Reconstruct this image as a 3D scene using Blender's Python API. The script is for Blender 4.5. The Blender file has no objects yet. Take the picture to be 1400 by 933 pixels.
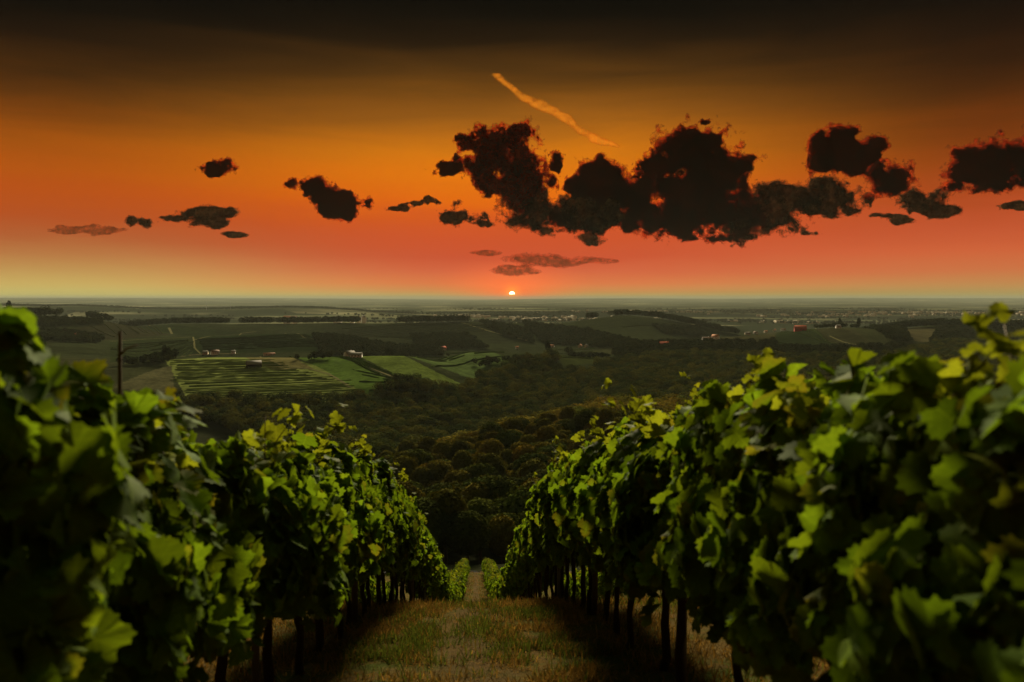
import bpy, math, random
import numpy as np
from mathutils import Vector, Matrix, Euler

random.seed(7)
RNG = np.random.default_rng(7)
R_ = math.radians
scene = bpy.context.scene
COL = scene.collection

# ------------------------------------------------------------------ camera
F_PX = 1089.0                      # focal length in pixels of the 1400 px wide photograph
YAW = R_(2.63)                     # camera looks a little to the right of the vine rows (+Y)
HORIZON_Y = 408.0
PITCH = math.atan((466.5 - HORIZON_Y) / F_PX)
cam_data = bpy.data.cameras.new("camera")
cam = bpy.data.objects.new("camera", cam_data)
COL.objects.link(cam)
cam.location = (0, 0, 0)
cam.rotation_euler = Euler((math.pi / 2 - PITCH, 0, -YAW), 'XYZ')
cam_data.sensor_width = 36.0
cam_data.lens = 28.0
cam_data.clip_start = 0.05
cam_data.clip_end = 150000.0
cam_data.dof.use_dof = True
cam_data.dof.focus_distance = 26.0
cam_data.dof.aperture_fstop = 2.0
scene.camera = cam

FWD = np.array([math.sin(YAW), math.cos(YAW), 0.0])
RGT = np.array([math.cos(YAW), -math.sin(YAW), 0.0])
_F = np.array([math.sin(YAW) * math.cos(PITCH), math.cos(YAW) * math.cos(PITCH), -math.sin(PITCH)])
_U = np.cross(RGT, _F)

def ray(px, py):
    """direction of the photograph's pixel, scaled to one metre of forward distance"""
    v = _F + RGT * (px - 700.0) / F_PX + _U * (466.5 - py) / F_PX
    return v / v.dot(FWD)

def project(P):
    P = np.asarray(P, float)
    dz = P @ _F
    dz = np.where(dz < 1e-3, 1e-3, dz)
    return 700 + F_PX * (P @ RGT) / dz, 466.5 - F_PX * (P @ _U) / dz

def s2l(c):
    return tuple((x / 255 / 12.92) if x / 255 <= 0.04045 else ((x / 255 + 0.055) / 1.055) ** 2.4 for x in c)

# ------------------------------------------------------------------ light and exposure
SUN_ELEV = R_(21.0)
SUN_STRENGTH = 5.0
SUN_ANGLE = R_(14.0)
SKY_GAIN = 0.60
HAZE_DENSITY = 0.000037
scene.view_settings.view_transform = 'Standard'
scene.view_settings.look = 'None'
scene.view_settings.gamma = 1.0
scene.view_settings.exposure = 0.74
scene.view_settings.use_curve_mapping = False
scene.render.engine = 'CYCLES'
cy = scene.cycles
cy.use_denoising = True
cy.max_bounces = 6
cy.diffuse_bounces = 3
cy.glossy_bounces = 2
cy.transmission_bounces = 3
cy.transparent_max_bounces = 24
cy.volume_bounces = 0
cy.caustics_reflective = False
cy.caustics_refractive = False
cy.sample_clamp_indirect = 3.0

world = bpy.data.worlds.new("World")
scene.world = world
world.use_nodes = True

class NT:
    """small helper for wiring node trees"""
    def __init__(self, tree):
        self.t = tree
        self.n = tree.nodes
    def new(self, kind, **kw):
        n = self.n.new(kind)
        for k, v in kw.items():
            setattr(n, k, v)
        return n
    def put(self, sock, v):
        if isinstance(v, bpy.types.NodeSocket):
            self.t.links.new(v, sock)
        elif isinstance(v, tuple) and len(v) == 3 and sock.type == 'RGBA':
            sock.default_value = (*v, 1)
        else:
            sock.default_value = v
    def math(self, op, a, b=0.0, c=0.0, clamp=False):
        n = self.new('ShaderNodeMath', operation=op, use_clamp=clamp)
        for i, v in enumerate((a, b, c)):
            self.put(n.inputs[i], v)
        return n.outputs[0]
    def vmath(self, op, a, b=(0, 0, 0)):
        n = self.new('ShaderNodeVectorMath', operation=op)
        self.put(n.inputs[0], a)
        self.put(n.inputs[1], b)
        return n.outputs['Value'] if op in ('DOT_PRODUCT', 'LENGTH') else n.outputs['Vector']
    def remap(self, v, a, b, c=0.0, d=1.0, smooth=True):
        n = self.new('ShaderNodeMapRange', interpolation_type='SMOOTHSTEP' if smooth else 'LINEAR')
        for i, x in enumerate((v, a, b, c, d)):
            self.put(n.inputs[i], x)
        return n.outputs[0]
    def mix(self, fac, a, b, blend='MIX'):
        n = self.new('ShaderNodeMix', data_type='RGBA', blend_type=blend)
        self.put(n.inputs['Factor'], fac)
        self.put(n.inputs[6], a)
        self.put(n.inputs[7], b)
        return n.outputs[2]
    def ramp(self, v, stops, interp='LINEAR'):
        n = self.new('ShaderNodeValToRGB')
        cr = n.color_ramp
        cr.interpolation = interp
        while len(cr.elements) > 1:
            cr.elements.remove(cr.elements[-1])
        cr.elements[0].position = stops[0][0]
        cr.elements[0].color = (*stops[0][1], 1)
        for p, c in stops[1:]:
            e = cr.elements.new(p)
            e.color = (*c, 1)
        self.put(n.inputs[0], v)
        return n.outputs[0]
    def noise(self, vec, scale, detail=4.0, rough=0.55, dist=0.0):
        n = self.new('ShaderNodeTexNoise')
        if vec is not None:
            self.put(n.inputs['Vector'], vec)
        n.inputs['Scale'].default_value = scale
        n.inputs['Detail'].default_value = detail
        n.inputs['Roughness'].default_value = rough
        n.inputs['Distortion'].default_value = dist
        return n.outputs['Fac']

def build_world():
    nt = NT(world.node_tree)
    nt.n.clear()
    out = nt.new('ShaderNodeOutputWorld')
    bg = nt.new('ShaderNodeBackground')
    tc = nt.new('ShaderNodeTexCoord')
    d = tc.outputs['Generated']
    sep = nt.new('ShaderNodeSeparateXYZ')
    nt.put(sep.inputs[0], d)
    elev = nt.math('MULTIPLY', nt.math('ARCSINE', sep.outputs[2]), 180 / math.pi)      # degrees
    side = nt.math('MULTIPLY', nt.math('ARCSINE', nt.vmath('DOT_PRODUCT', d, tuple(RGT))), 180 / math.pi)
    # faint long streaks of thin high cloud
    mp = nt.new('ShaderNodeMapping')
    nt.put(mp.inputs['Vector'], d)
    mp.inputs['Scale'].default_value = (1.0, 1.0, 9.0)
    st = nt.noise(mp.outputs[0], 3.0, 6.0, 0.6, 0.6)
    wob = nt.math('MULTIPLY', nt.math('SUBTRACT', st, 0.5), 2.6)
    e2 = nt.math('ADD', elev, nt.math('MULTIPLY', wob, nt.remap(elev, 0.0, 6.0)))
    t = nt.math('DIVIDE', nt.math('ADD', e2, 2.0), 30.0, clamp=True)

    def stops(tab):
        o = []
        for y, c in sorted(tab, key=lambda q: -q[0]):
            e = math.degrees(math.asin(ray(700, y)[2] / np.linalg.norm(ray(700, y))))
            o.append(((e + 2.0) / 30.0, s2l(c)))
        return o
    centre = stops([(412, (150, 140, 95)), (404, (196, 160, 84)), (398, (214, 140, 74)), (388, (224, 118, 64)), (372, (214, 98, 60)),
                    (350, (204, 82, 48)), (325, (206, 82, 40)), (300, (212, 88, 28)), (275, (226, 104, 14)), (245, (226, 118, 12)),
                    (215, (212, 119, 16)), (185, (184, 106, 20)), (155, (148, 88, 22)), (125, (112, 68, 18)), (95, (78, 49, 16)),
                    (60, (40, 26, 11)), (25, (21, 15, 8)), (0, (13, 10, 6))])
    left = stops([(412, (160, 158, 105)), (404, (203, 188, 104)), (392, (204, 174, 94)), (375, (194, 150, 82)), (355, (184, 118, 64)),
                  (335, (178, 94, 48)), (310, (180, 80, 32)), (285, (184, 80, 20)), (255, (180, 84, 14)), (225, (160, 80, 12)),
                  (195, (128, 66, 12)), (165, (92, 50, 12)), (135, (62, 36, 11)), (100, (33, 20, 9)), (60, (17, 12, 7)), (0, (8, 6, 5))])
    right = stops([(412, (140, 138, 95)), (404, (176, 154, 86)), (392, (194, 136, 74)), (375, (206, 112, 64)), (350, (208, 96, 54)),
                   (325, (196, 84, 46)), (300, (184, 76, 36)), (275, (170, 70, 26)), (245, (146, 64, 16)), (215, (122, 56, 12)),
                   (185, (98, 47, 10)), (155, (72, 37, 10)), (125, (52, 28, 10)), (95, (36, 20, 9)), (60, (22, 14, 8)), (0, (10, 8, 6))])
    a = nt.remap(side, -3.0, -31.0)
    b = nt.remap(side, 3.0, 31.0)
    c = nt.mix(a, nt.ramp(t, centre), nt.ramp(t, left))
    c = nt.mix(b, c, nt.ramp(t, right))
    # the glow round the setting sun and its disc, cut by the murk on the horizon
    sd = ray(700, 402.5); sd = sd / np.linalg.norm(sd)
    ang = nt.math('MULTIPLY', nt.math('ARCCOSINE', nt.math('MINIMUM', nt.vmath('DOT_PRODUCT', d, tuple(sd)), 1.0)), 180 / math.pi)
    de = nt.math('MULTIPLY', nt.math('SUBTRACT', elev, math.degrees(math.asin(sd[2]))), 1.6)
    ds = nt.math('MULTIPLY', side, 0.75)
    ell = nt.math('SQRT', nt.math('ADD', nt.math('MULTIPLY', de, de), nt.math('MULTIPLY', ds, ds)))
    glow = nt.math('POWER', nt.remap(ell, 5.0, 0.0, smooth=False), 1.8)
    c = nt.mix(nt.math('MULTIPLY', glow, 0.92), c, tuple(1.35 * q for q in s2l((255, 104, 42))))
    core = nt.math('POWER', nt.remap(ang, 1.0, 0.15, smooth=False), 2.0)
    c = nt.mix(nt.math('MULTIPLY', core, 0.8), c, tuple(1.5 * q for q in s2l((255, 150, 45))))
    disc = nt.math('MULTIPLY', nt.remap(ang, 0.22, 0.18), nt.remap(elev, 0.25, 0.33))
    c = nt.mix(disc, c, (9.0, 5.2, 3.0))
    # unseen sky overhead, brightened and warm-tinted as added light on the vines
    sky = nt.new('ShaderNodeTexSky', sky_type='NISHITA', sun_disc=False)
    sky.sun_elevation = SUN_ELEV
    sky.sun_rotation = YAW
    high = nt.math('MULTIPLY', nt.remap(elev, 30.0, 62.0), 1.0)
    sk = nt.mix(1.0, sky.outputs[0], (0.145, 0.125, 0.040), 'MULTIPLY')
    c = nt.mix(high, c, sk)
    low = nt.remap(elev, -1.0, -8.0)
    c = nt.mix(low, c, (0.012, 0.012, 0.007))
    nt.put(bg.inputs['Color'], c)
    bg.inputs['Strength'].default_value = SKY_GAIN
    nt.put(out.inputs['Surface'], bg.outputs[0])
    world.cycles.sampling_method = 'MANUAL'
    world.cycles.sample_map_resolution = 1024
build_world()

sun_data = bpy.data.lights.new("sun", 'SUN')
sun_data.energy = SUN_STRENGTH
sun_data.angle = SUN_ANGLE
sun_data.color = (1.0, 0.86, 0.58)
sun = bpy.data.objects.new("sun", sun_data)
COL.objects.link(sun)
sv = Vector((math.sin(YAW) * math.cos(SUN_ELEV), math.cos(YAW) * math.cos(SUN_ELEV), math.sin(SUN_ELEV)))
sun.rotation_euler = (-sv).to_track_quat('-Z', 'Y').to_euler()
sun.location = sv * 60

# ------------------------------------------------------------------ helpers
def tag(o, label=None, cat=None, group=None, kind=None):
    if label: o['label'] = label
    if cat: o['category'] = cat
    if group: o['group'] = group
    if kind: o['kind'] = kind
    return o

def empty(name, loc, rz=0.0, scale=1.0):
    o = bpy.data.objects.new(name, None)
    o.empty_display_size = 0.2
    o.location = loc
    o.rotation_euler = (0, 0, rz)
    o.scale = (scale,) * 3 if not isinstance(scale, tuple) else scale
    COL.objects.link(o)
    return o

def mesh_np(name, V, faces, mat, smooth=False, col=None):
    """mesh from a vertex array and a list of (face-count, verts-per-face) index arrays"""
    me = bpy.data.meshes.new(name)
    V = np.asarray(V, np.float32)
    if not isinstance(faces, list):
        faces = [faces]
    faces = [np.asarray(f, np.int32) for f in faces if len(f)]
    loops = np.concatenate([f.ravel() for f in faces])
    sizes = np.concatenate([np.full(len(f), f.shape[1], np.int32) for f in faces])
    starts = np.concatenate([[0], np.cumsum(sizes)[:-1]]).astype(np.int32)
    me.vertices.add(len(V)); me.vertices.foreach_set('co', V.ravel())
    me.loops.add(len(loops)); me.loops.foreach_set('vertex_index', loops)
    me.polygons.add(len(sizes)); me.polygons.foreach_set('loop_start', starts)
    if smooth:
        me.polygons.foreach_set('use_smooth', np.ones(len(sizes), bool))
    if col is not None and np.shape(col)[-1] == 6:
        a = me.attributes.new('blade', 'FLOAT_VECTOR', 'POINT')
        a.data.foreach_set('vector', np.ascontiguousarray(col[:, 3:], np.float32).ravel())
        col = col[:, :3]
    if col is not None:
        a = me.color_attributes.new('tint', 'FLOAT_COLOR', 'POINT')
        c = np.ones((len(V), 4), np.float32); c[:, :3] = col
        a.data.foreach_set('color', c.ravel())
    me.materials.append(mat)
    me.update(calc_edges=True)
    me.validate()
    return me

def link(name, me, parent=None, loc=None):
    o = bpy.data.objects.new(name, me)
    COL.objects.link(o)
    if parent is not None: o.parent = parent
    if loc is not None: o.location = loc
    return o

def copy_tree(o, parent=None):
    c = o.copy()
    COL.objects.link(c)
    if parent is not None: c.parent = parent
    for ch in o.children:
        copy_tree(ch, c)
    return c

class MB:
    """collects boxes, tubes and prisms for ONE mesh"""
    def __init__(self):
        self.v = []; self.f3 = []; self.f4 = []; self.n = 0
    def add(self, V, f4=None, f3=None):
        V = np.asarray(V, float)
        if f4 is not None and len(f4): self.f4.append(np.asarray(f4) + self.n)
        if f3 is not None and len(f3): self.f3.append(np.asarray(f3) + self.n)
        self.v.append(V); self.n += len(V)
        return self
    def box(self, x0, x1, y0, y1, z0, z1):
        V = [(x, y, z) for x in (x0, x1) for y in (y0, y1) for z in (z0, z1)]
        return self.add(V, [(0, 1, 3, 2), (4, 6, 7, 5), (0, 4, 5, 1), (2, 3, 7, 6), (0, 2, 6, 4), (1, 5, 7, 3)])
    def tube(self, pts, rad, sides=7, cap=True):
        pts = np.asarray(pts, float)
        n = len(pts)
        rad = np.full(n, rad) if np.isscalar(rad) else np.asarray(rad, float)
        T = np.gradient(pts, axis=0); T /= np.linalg.norm(T, axis=1)[:, None] + 1e-9
        ref = np.array([1.0, 0.13, 0.07]) if abs(T[0][0]) < 0.8 else np.array([0.1, 1.0, 0.07])
        A = np.cross(T, ref); A /= np.linalg.norm(A, axis=1)[:, None] + 1e-9
        B = np.cross(T, A)
        th = np.linspace(0, 2 * math.pi, sides, endpoint=False)
        V = pts[:, None, :] + rad[:, None, None] * (A[:, None, :] * np.cos(th)[None, :, None] + B[:, None, :] * np.sin(th)[None, :, None])
        V = V.reshape(-1, 3)
        f = [(i * sides + j, i * sides + (j + 1) % sides, (i + 1) * sides + (j + 1) % sides, (i + 1) * sides + j) for i in range(n - 1) for j in range(sides)]
        V = np.vstack([V, pts[0], pts[-1]]); a = n * sides; b = a + 1
        f3 = [(a, (j + 1) % sides, j) for j in range(sides)] + [(b, (n - 1) * sides + j, (n - 1) * sides + (j + 1) % sides) for j in range(sides)] if cap else []
        return self.add(V, f, f3)
    def mesh(self, name, mat, smooth=False):
        faces = []
        if self.f4: faces.append(np.concatenate(self.f4))
        if self.f3: faces.append(np.concatenate(self.f3))
        return mesh_np(name, np.concatenate(self.v), faces, mat, smooth)

def _hash(ix, iy, iz, seed):
    h = (ix.astype(np.int64) * 374761393 + iy.astype(np.int64) * 668265263 + iz.astype(np.int64) * 2147483647 + seed * 974634777) & 0xFFFFFFFF
    h = ((h ^ (h >> 13)) * 1274126177) & 0xFFFFFFFF
    h = (h ^ (h >> 16)) & 0xFFFFFF
    return h.astype(np.float32) / 16777215.0

def vnoise(x, y, z, seed=0):
    x0 = np.floor(x); y0 = np.floor(y); z0 = np.floor(z)
    fx = x - x0; fy = y - y0; fz = z - z0
    fx = fx * fx * (3 - 2 * fx); fy = fy * fy * (3 - 2 * fy); fz = fz * fz * (3 - 2 * fz)
    r = 0
    for a in (0, 1):
        wx = fx if a else 1 - fx
        for b in (0, 1):
            wy = fy if b else 1 - fy
            for c in (0, 1):
                wz = fz if c else 1 - fz
                r = r + _hash(x0 + a, y0 + b, z0 + c, seed) * wx * wy * wz
    return r

def fbm(x, y, z, octv=4, seed=0, gain=0.5):
    s = 0; a = 1.0; tot = 0
    for o in range(octv):
        k = 2.03 ** o
        s = s + a * vnoise(x * k + 17.3 * o, y * k + 5.1 * o, z * k + 9.7 * o, seed + o)
        tot += a; a *= gain
    return s / tot

def pchip(xs, ys, x):
    xs = np.asarray(xs, float); ys = np.asarray(ys, float)
    h = np.diff(xs); dl = np.diff(ys) / h
    m = np.zeros(len(xs))
    for i in range(1, len(xs) - 1):
        if dl[i - 1] * dl[i] > 0:
            w1 = 2 * h[i] + h[i - 1]; w2 = h[i] + 2 * h[i - 1]
            m[i] = (w1 + w2) / (w1 / dl[i - 1] + w2 / dl[i])
    m[0] = dl[0]; m[-1] = dl[-1]
    x = np.clip(x, xs[0], xs[-1])
    i = np.clip(np.searchsorted(xs, x, side='right') - 1, 0, len(xs) - 2)
    t = (x - xs[i]) / h[i]
    return ((1 + 2 * t) * (1 - t) ** 2 * ys[i] + t * (1 - t) ** 2 * h[i] * m[i] + t * t * (3 - 2 * t) * ys[i + 1] + t * t * (t - 1) * h[i] * m[i + 1])

# ------------------------------------------------------------------ materials
def material(name):
    m = bpy.data.materials.new(name)
    m.use_nodes = True
    nt = NT(m.node_tree)
    nt.n.clear()
    out = nt.new('ShaderNodeOutputMaterial')
    return m, nt, out

def attr(nt, name='tint'):
    n = nt.new('ShaderNodeAttribute', attribute_name=name)
    return n.outputs['Color']

def leaf_material(name, transl=0.45, rough=0.5, spec=0.25, gain=1.0, tcol=(1.25, 1.15, 0.45), rnd=0.0):
    m, nt, out = material(name)
    c = attr(nt)
    if gain != 1.0:
        c = nt.mix(1.0, c, (gain,) * 3, 'MULTIPLY')
    if rnd:
        oi = nt.new('ShaderNodeObjectInfo')
        c = nt.mix(1.0, c, nt.ramp(oi.outputs['Random'], [(0, (1 - rnd, 1 - rnd, 1 - rnd)), (0.5, (1, 1, 1)), (1, (1 + rnd, 1 + rnd * .75, 1 - rnd * .3))]), 'MULTIPLY')
    if spec > 0:        # paler veins across the blade
        sp = nt.new('ShaderNodeSeparateXYZ'); nt.put(sp.inputs[0], nt.new('ShaderNodeAttribute', attribute_name='blade').outputs['Vector'])
        ax = nt.math('ABSOLUTE', sp.outputs[0])
        mid = nt.remap(ax, 0.03, 0.0)
        fr = nt.math('FRACT', nt.math('MULTIPLY', nt.math('SUBTRACT', sp.outputs[1], nt.math('MULTIPLY', ax, 0.85)), 4.3))
        lat = nt.remap(nt.math('ABSOLUTE', nt.math('SUBTRACT', fr, 0.5)), 0.10, 0.0)
        vein = nt.math('MAXIMUM', mid, nt.math('MULTIPLY', lat, 0.7))
        c = nt.mix(nt.math('MULTIPLY', vein, 0.5), c, nt.mix(1.0, c, (1.9, 1.7, 1.9), 'MULTIPLY'))
        p = nt.new('ShaderNodeBsdfPrincipled')
        nt.put(p.inputs['Base Color'], c)
        p.inputs['Roughness'].default_value = rough
        p.inputs['Specular IOR Level'].default_value = spec
    else:
        p = nt.new('ShaderNodeBsdfDiffuse')
        nt.put(p.inputs['Color'], c)
    t = nt.new('ShaderNodeBsdfTranslucent')
    nt.put(t.inputs['Color'], nt.mix(1.0, c, tcol, 'MULTIPLY'))
    mx = nt.new('ShaderNodeMixShader')
    mx.inputs[0].default_value = transl
    nt.put(mx.inputs[1], p.outputs[0]); nt.put(mx.inputs[2], t.outputs[0])
    nt.put(out.inputs['Surface'], mx.outputs[0])
    return m

def plain_material(name, col, rough=0.8, var=0.25, scale=3.0, spec=0.04, metal=0.0, bump=0.0):
    m, nt, out = material(name)
    tc = nt.new('ShaderNodeTexCoord')
    n = nt.noise(tc.outputs['Object'], scale, 5.0)
    c = nt.mix(n, tuple(x * (1 - var) for x in col), tuple(min(1, x * (1 + var)) for x in col))
    p = nt.new('ShaderNodeBsdfPrincipled')
    nt.put(p.inputs['Base Color'], c)
    p.inputs['Roughness'].default_value = rough
    p.inputs['Specular IOR Level'].default_value = spec
    p.inputs['Metallic'].default_value = metal
    if bump:
        b = nt.new('ShaderNodeBump')
        b.inputs['Strength'].default_value = bump
        b.inputs['Distance'].default_value = 0.02
        nt.put(b.inputs['Height'], nt.noise(tc.outputs['Object'], scale * 6, 6.0))
        nt.put(p.inputs['Normal'], b.outputs[0])
    nt.put(out.inputs['Surface'], p.outputs[0])
    return m

M_VINE = leaf_material('vine_leaf', 0.50, 0.7, 0.02)
M_GRASS = leaf_material('grass_blade', 0.35, 0.7, 0, tcol=(1.2, 1.1, 0.6))
M_TREE = leaf_material('tree_leaf', 0.10, 0.7, 0, tcol=(1.2, 1.05, 0.5), rnd=0.35)
M_ROWS = leaf_material('far_vine_leaf', 0.45, 0.7, 0, tcol=(1.2, 1.15, 0.6))
M_WOOD = leaf_material('woodland_leaf', 0.15, 0.7, 0, tcol=(1.2, 1.05, 0.5))
M_TRUNK = plain_material('vine_bark', (0.035, 0.026, 0.018), 0.9, 0.4, 14.0, 0.1, bump=0.8)
M_CANE = plain_material('cane_bark', (0.09, 0.06, 0.025), 0.7, 0.3, 10.0)
M_BARK = plain_material('tree_bark', (0.06, 0.045, 0.03), 0.9, 0.3, 2.0, 0.1)
M_POSTWOOD = plain_material('post_wood', (0.09, 0.075, 0.06), 0.85, 0.3, 8.0, bump=0.5)
M_STEEL = plain_material('galvanised_steel', (0.28, 0.29, 0.30), 0.45, 0.15, 9.0, 0.4, 0.7)
M_DULLSTEEL = plain_material('dull_steel', (0.10, 0.105, 0.11), 0.6, 0.2, 9.0, 0.2)
M_WIRE = plain_material('dull_wire', (0.07, 0.065, 0.06), 0.7, 0.2, 9.0, 0.1)
M_WHITE = plain_material('white_render', (0.72, 0.70, 0.64), 0.8, 0.06, 0.6)
M_CREAM = plain_material('cream_render', (0.55, 0.46, 0.32), 0.8, 0.08, 0.6)
M_REDTILE = plain_material('red_tile', (0.40, 0.085, 0.04), 0.8, 0.2, 0.8)
M_ORANGETILE = plain_material('orange_tile', (0.42, 0.17, 0.07), 0.8, 0.2, 0.8)
M_BROWNTILE = plain_material('brown_tile', (0.17, 0.10, 0.06), 0.8, 0.2, 0.8)
M_GREYTILE = plain_material('grey_tile', (0.22, 0.20, 0.17), 0.8, 0.2, 0.8)
M_REDWALL = plain_material('red_wall', (0.38, 0.06, 0.045), 0.8, 0.15, 0.6)
M_DARKWOOD = plain_material('dark_wood', (0.05, 0.035, 0.022), 0.8, 0.2, 1.0)
M_GLASS = plain_material('dark_window', (0.02, 0.022, 0.025), 0.15, 0.1, 1.0, 0.5)

# ------------------------------------------------------------------ terrain
def slope_z(y):
    """ground of the steep vineyard below the camera, along the rows"""
    return pchip([-200, -60, -10, 0, 2.5, 4.1, 6.5, 10.9, 18, 26, 41, 50, 80, 100, 112, 140],
                 [8, 4, -0.3, -1.50, -2.10, -2.50, -3.10, -4.36, -7.15, -10.7, -16.9, -19.95, -29.2, -35.0, -37.6, -40], y)

T_D = [112, 135, 180, 250, 350, 400, 450, 550, 650, 700, 760, 850, 1000, 1150, 1300, 1500, 1700, 2000, 2300, 3000, 4000, 5000, 6500, 9000, 14000, 22000, 32000, 60000]
T_COL = {
    -400: [-38, -47, -55, -63, -72, -76, -80, -82, -80, -74, -68, -62, -58, -52, -44, -36, -32, -62, -92, -112, -104, -50, -108, -112, -70, -20, 18, -112],
    100: [-38, -47, -55, -64, -75, -79, -83, -87, -85, -76, -66, -68, -73, -60, -62, -52, -41, -80, -105, -112, -108, -48, -108, -112, -76, -22, 22, -112],
    250: [-38, -47, -55, -65, -77, -83, -88, -93, -86, -80, -72.5, -62, -80, -82, -71, -67, -82, -59, -97, -112, -110, -72, -110, -112, -100, -50, 12, -112],
    400: [-38, -47, -55, -66, -78, -84, -90, -96, -86, -80, -73, -61.5, -84, -80, -69, -66, -88, -62, -102, -112, -104, -60, -112, -112, -106, -70, 0, -112],
    550: [-38, -47, -55.5, -66.5, -79, -86, -92, -98, -94, -77, -69, -60, -86, -100, -93, -85, -81, -62, -102, -112, -112, -98, -112, -112, -110, -90, -30, -112],
    650: [-38, -47, -55, -64, -72, -77, -93, -103, -100, -96, -90, -80, -66, -92, -104, -94, -81, -62, -98, -112, -112, -112, -112, -112, -112, -100, -55, -112],
    750: [-38, -46, -53, -60, -66, -67.5, -80, -96, -98, -96, -92, -85, -69, -95, -108, -102, -84, -64, -92, -112, -112, -112, -112, -112, -112, -90, -20, -112],
    850: [-38, -46, -52, -58, -62, -63, -64.5, -82, -90, -92, -90, -86, -84, -83, -82, -80, -68, -45, -88, -112, -112, -112, -112, -112, -112, -80, 0, -112],
    1000: [-38, -46, -52, -60, -66, -68, -70, -82, -88, -88, -86, -84, -81, -74, -68, -90, -100, -84, -102, -112, -112, -112, -112, -112, -112, -90, -20, -112],
    1150: [-38, -46, -53, -62, -70, -72, -74, -80, -82, -82, -80, -76, -69, -66, -54, -60, -88, -106, -110, -112, -112, -112, -112, -112, -110, -70, 15, -112],
    1300: [-38, -46, -53, -62, -70, -74, -76, -80, -82, -82, -82, -81, -80, -77, -72, -63, -55, -86, -108, -112, -112, -112, -112, -112, -112, -80, 5, -112],
    1500: [-38, -46, -53, -62, -70, -72, -74, -78, -80, -80, -79, -77, -75, -73, -71, -65, -60, -86, -108, -112, -112, -112, -112, -112, -112, -85, 10, -112],
    1900: [-38, -46, -53, -62, -70, -72, -74, -78, -80, -80, -79, -77, -75, -73, -71, -65, -60, -86, -108, -112, -112, -112, -112, -112, -112, -85, 10, -112],
}
T_PX = np.array(sorted(T_COL))
_FINE_LD = np.linspace(math.log(112), math.log(60000), 700)
_FINE_PX = np.linspace(-400, 1900, 231)
_g = np.array([pchip(np.log(T_D), T_COL[p], _FINE_LD) for p in T_PX])
_g = np.array([pchip(T_PX, _g[:, j], _FINE_PX) for j in range(_g.shape[1])]).T        # px, ld

def terrain_z(x, y):
    x = np.asarray(x, float); y = np.asarray(y, float)
    d = x * FWD[0] + y * FWD[1]
    l = x * RGT[0] + y * RGT[1]
    r = np.hypot(d, l)
    az = np.arctan2(l, d)
    azc = np.clip(az, -1.0, 1.0)
    dd = np.maximum(r * np.cos(azc), 1.0)
    px = np.clip(700 + F_PX * np.tan(azc), -400, 1900)
    ld = np.clip(np.log(np.maximum(dd, 112.0)), _FINE_LD[0], _FINE_LD[-1])
    a = (px + 400) / 10.0; b = (ld - _FINE_LD[0]) / (_FINE_LD[1] - _FINE_LD[0])
    i = np.clip(a.astype(int), 0, 229); j = np.clip(b.astype(int), 0, 698)
    fa = a - i; fb = b - j
    zt = (_g[i, j] * (1 - fa) * (1 - fb) + _g[i + 1, j] * fa * (1 - fb) + _g[i, j + 1] * (1 - fa) * fb + _g[i + 1, j + 1] * fa * fb)
    und = (fbm(x / 300.0, y / 300.0, x * 0, 3, 5) - 0.5) * np.clip((dd - 380) / 450, 0, 1) * np.clip((9000 - dd) / 4000, 0.15, 1) * 20.0
    zt = zt + und
    zs = slope_z(np.clip(y, -200, 140))
    w = np.clip((dd - 100) / 14.0, 0, 1); w = w * w * (3 - 2 * w)
    back = np.clip((-y) / 40, 0, 1)
    w = w * (1 - back)
    return zs * (1 - w) + zt * w

def hit(px, py, dmin=150.0, dmax=30000.0):
    """where the sight line through a pixel of the photograph meets the ground beyond dmin"""
    v = ray(px, py)
    d = np.geomspace(dmin, dmax, 3000)
    P = v[None, :] * d[:, None]
    below = P[:, 2] < terrain_z(P[:, 0], P[:, 1])
    k = int(np.argmax(below)) if below.any() else len(d) - 1
    p = P[k].copy(); p[2] = float(terrain_z(p[0], p[1]))
    return p

def at(px, d, dz=0.0):
    """ground point in the sight plane of a picture column at a forward distance"""
    v = ray(px, 406)
    p = v * d
    p[2] = float(terrain_z(p[0], p[1])) + dz
    return p

def in_poly(px, py, poly):
    poly = np.asarray(poly, float); ins = np.zeros(np.shape(px), bool)
    j = len(poly) - 1
    for i in range(len(poly)):
        xi, yi = poly[i]; xj, yj = poly[j]
        c = ((yi > py) != (yj > py)) & (px < (xj - xi) * (py - yi) / (yj - yi + 1e-12) + xi)
        ins ^= c; j = i
    return ins

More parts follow.
